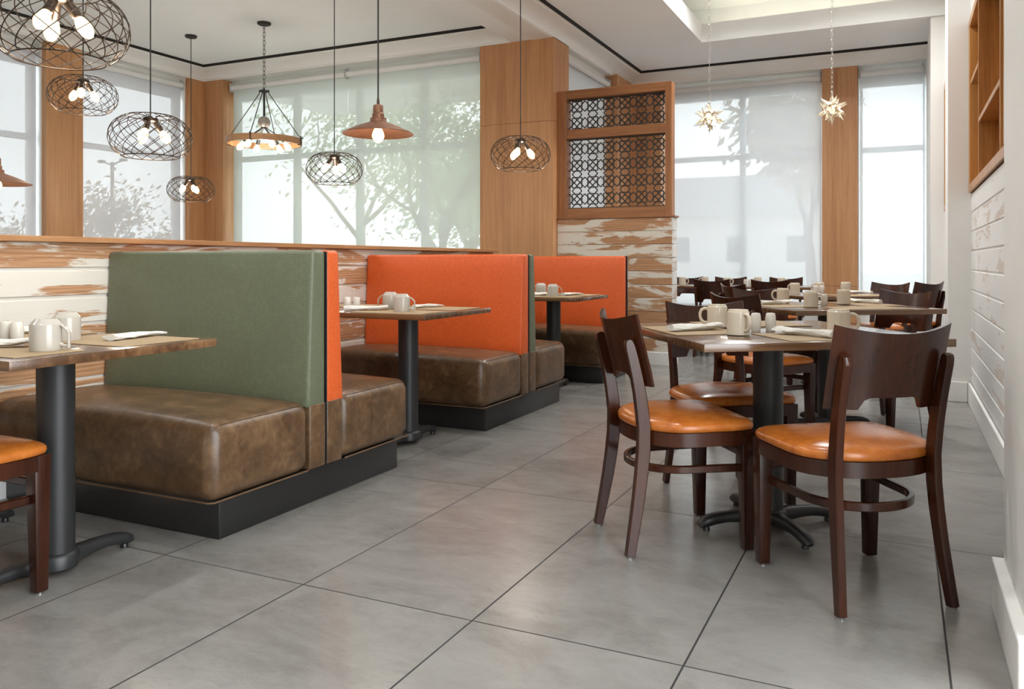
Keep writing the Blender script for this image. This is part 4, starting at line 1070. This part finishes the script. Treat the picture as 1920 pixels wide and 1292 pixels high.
def star_pendant(x, y, z, label, spin):
    root = thing('star_pendant', label, 'pendant lamp', (x, y, z), spin, 'pierced metal star pendants')
    phi = (1+5**0.5)/2; dirs = [Vector((a, b, c)) for a in (-1, 1) for b in (-1, 1) for c in (-1, 1)]
    for a in (-1, 1):
        for b in (-1, 1): dirs += [Vector((0, a/phi, b*phi)), Vector((a/phi, b*phi, 0)), Vector((b*phi, 0, a/phi))]
    q = dirs[0].rotation_difference(Vector((0, 0, 1))); bm = B()
    for d in dirs:   # a hollow cone of four sides on every axis
        d = (q @ d).normalized(); e = d.orthogonal().normalized(); f = d.cross(e)
        ring = [bm.verts.new(d*0.050+(e*math.cos(PI/2*k)+f*math.sin(PI/2*k))*0.0255) for k in range(4)]; tip = bm.verts.new(d*0.132)
        for k in range(4): bm.faces.new((ring[k], ring[(k+1) % 4], tip))
    obj('star_shade', bm, STAR, root, 10)
    bm = B(); lathe(bm, [(0.0, -0.035), (0.016, -0.03), (0.022, -0.01), (0.016, 0.012), (0.010, 0.03)], 14); obj('bulb', bm, BULB, root)
    glow(root, 0.0, 6.5, 0.03)
    bm = B(); tube(bm, [(0.008*math.cos(a), 0, 0.136+0.008*math.sin(a)) for a in [2*PI*k/14 for k in range(14)]], 0.0018, 6, True); lathe(bm, [(0.010, 0.108), (0.009, 0.122), (0.0, 0.13)], 12); obj('hanging_ring', bm, STAREDGE, root)
    top = CZ+0.48-z
    obj('chain', chain(B(), 0.140, top-0.012, 0.042, 0.008, 0.0016), STAREDGE, root, 60)
    bm = B(); lathe(bm, [(0.0, top-0.022), (0.045, top-0.018), (0.05, top-0.001)], 20); obj('canopy', bm, STAREDGE, root)
star_pendant(0.894, 4.523, 2.168, 'pierced silver star pendant before the wide far window, next to the fretwork screen', 0.35)
star_pendant(1.786, 4.941, 2.233, 'pierced silver star pendant in front of the slim far oak pillar', 0.9)

# ------------------------------------------------------------------ outdoors
obj('ground', box(B(), -60, 60, -40, 90, -0.4, -0.2), GRASSM, kind='structure')
obj('road', box(B(), -60, -14, -40, 90, -0.2, -0.185), ASPH, kind='structure')

def tree(x, y, label, h=6.0, spread=2.6, leaves=3200, lean=0.0, seed=1, leaf=LEAF, trunk=0.16, fork=1.3, ls=0.075, zmin=1.2, group='trees outside the windows'):
    rnd = random.Random(seed); root = thing('tree', label, 'tree', (x, y, -0.2), 0, group); bm = B(); tips = []
    def branch(p, d, L, r, depth):
        pts, rs = [p], [r]; q = p.copy(); dd = d.copy(); n = 5
        for i in range(n):
            dd = (dd + Vector((rnd.uniform(-.22, .22), rnd.uniform(-.22, .22), rnd.uniform(-.05, .16)))).normalized(); q = q+dd*(L/n); pts.append(q.copy()); rs.append(r*(1-0.45*(i+1)/n))
            if depth >= 2: tips.append(q.copy())
        tube(bm, pts, rs, 7)
        if depth < 4:
            for k in range(3 if depth < 2 else 2):
                a = rnd.uniform(0, 2*PI); o = Vector((math.cos(a), math.sin(a), rnd.uniform(0.1, 0.9))).normalized()
                branch(pts[-1-(k % 2)], (dd*0.55+o*0.8).normalized(), L*rnd.uniform(0.68, 0.86), rs[-1]*0.85, depth+1)
    branch(Vector((0, 0, 0)), Vector((lean, 0, 1)).normalized(), fork, trunk, 0)
    if leaves == 0: obj('trunk', bm, BARK, root, 60); return
    obj('trunk', bm, BARK, root, 60)
    bm = B()
    for i in range(leaves):
        p = rnd.choice(tips)+Vector((rnd.gauss(0, .32), rnd.gauss(0, .32), rnd.gauss(0, .30)))*spread/2.6
        if p.z < zmin: continue
        s = ls*rnd.uniform(0.6, 1.3); a = Vector((rnd.gauss(0, 1), rnd.gauss(0, 1), rnd.gauss(0, 1))).normalized(); b = a.orthogonal().normalized(); c = a.cross(b)
        bm.faces.new([bm.verts.new(p+b*s), bm.verts.new(p+c*s*0.45), bm.verts.new(p-b*s), bm.verts.new(p-c*s*0.45)])
    o = obj('foliage', bm, leaf, root, 180); o['kind'] = 'stuff'
tree(-4.25, 9.6, 'large branching tree right outside the big window, trunk beside the wide oak pillar', 6, 3.2, 6000, 0.02, 4, LEAF, 0.15, 1.35, 0.055)
tree(-9.6, 14.2, 'leafy tree outside the big window, behind the ring chandelier', 6, 3.1, 5200, 0.05, 9, LEAF, 0.13, 2.3, 0.07)
tree(-11.5, 23.0, 'broad green tree farther behind the branching tree at the big window', 8, 5.0, 4200, 0, 33, LEAF, 0.25, 1.6, 0.15, 0.3)
tree(-15.5, 11.9, 'small sparse grey tree outside the side wall window', 4, 2.2, 1500, 0, 12, LEAFB, 0.10, 1.0, 0.08)
tree(-18.0, 15.6, 'low reddish tree outside the side wall window, behind the lamp post', 4, 2.2, 1300, 0, 15, LEAFB, 0.08, 0.7, 0.07, 0.6)
tree(-12.2, 7.0, 'low brownish tree outside the window at the extreme left', 4, 2.2, 1300, 0, 18, LEAFB, 0.08, 0.6, 0.07, 0.5)
tree(-0.2, 25.0, 'tall dark tree far outside the wide far window', 8, 3.6, 2600, 0, 21, LEAFB, 0.2, 2.4, 0.2, 0.8)
tree(6.6, 25.5, 'round pale tree far outside the narrow far window', 6, 3.0, 2200, 0, 25, LEAFB, 0.2, 1.6, 0.2, 0.5)
lp = thing('street_lamp', 'thin street lamp with twin heads outside the side wall window', 'street lamp', (-21.5, 16.6, -0.18))
bm = B(); tube(bm, [(0, 0, 0), (0, 0, 4.5)], 0.06, 8); obj('pole', bm, BARK, lp)
for s in (-1, 1):
    bm = B(); tube(bm, [(0, 0, 4.4), (s*0.5, 0, 4.55)], 0.03, 6); obj('arm', bm, BARK, lp)
    obj('lamp_head', box(B(), min(s*0.4, s*0.65), max(s*0.4, s*0.65), -0.08, 0.08, 4.5, 4.6, 0.02, 1), BARK, lp)
hs = thing('distant_house', 'pale house with a pitched roof faintly visible through the wide far window', 'house', (-5.5, 44, -0.2))
obj('wall', box(B(), -5, 5, -3, 3, 0, 3.6), plain('pale_siding', (0.55, 0.54, 0.52), 0.8), hs)
bm = B(); v = [bm.verts.new(p) for p in ((-5.4, -3.4, 3.6), (5.4, -3.4, 3.6), (5.4, 3.4, 3.6), (-5.4, 3.4, 3.6), (-5.0, 0, 6.0), (5.0, 0, 6.0))]
for f in ((0, 1, 5, 4), (2, 3, 4, 5), (1, 2, 5), (3, 0, 4), (0, 3, 2, 1)): bm.faces.new([v[i] for i in f])
obj('roof', bm, plain('grey_shingles', (0.25, 0.25, 0.26), 0.9), hs)
for k, x in enumerate((-3, 0, 3)): obj('window', box(B(), x-0.5, x+0.5, -3.02, -2.98, 1.2, 2.5), plain('dark_pane', (0.08, 0.09, 0.10), 0.1) if k == 0 else bpy.data.materials['dark_pane'], hs)
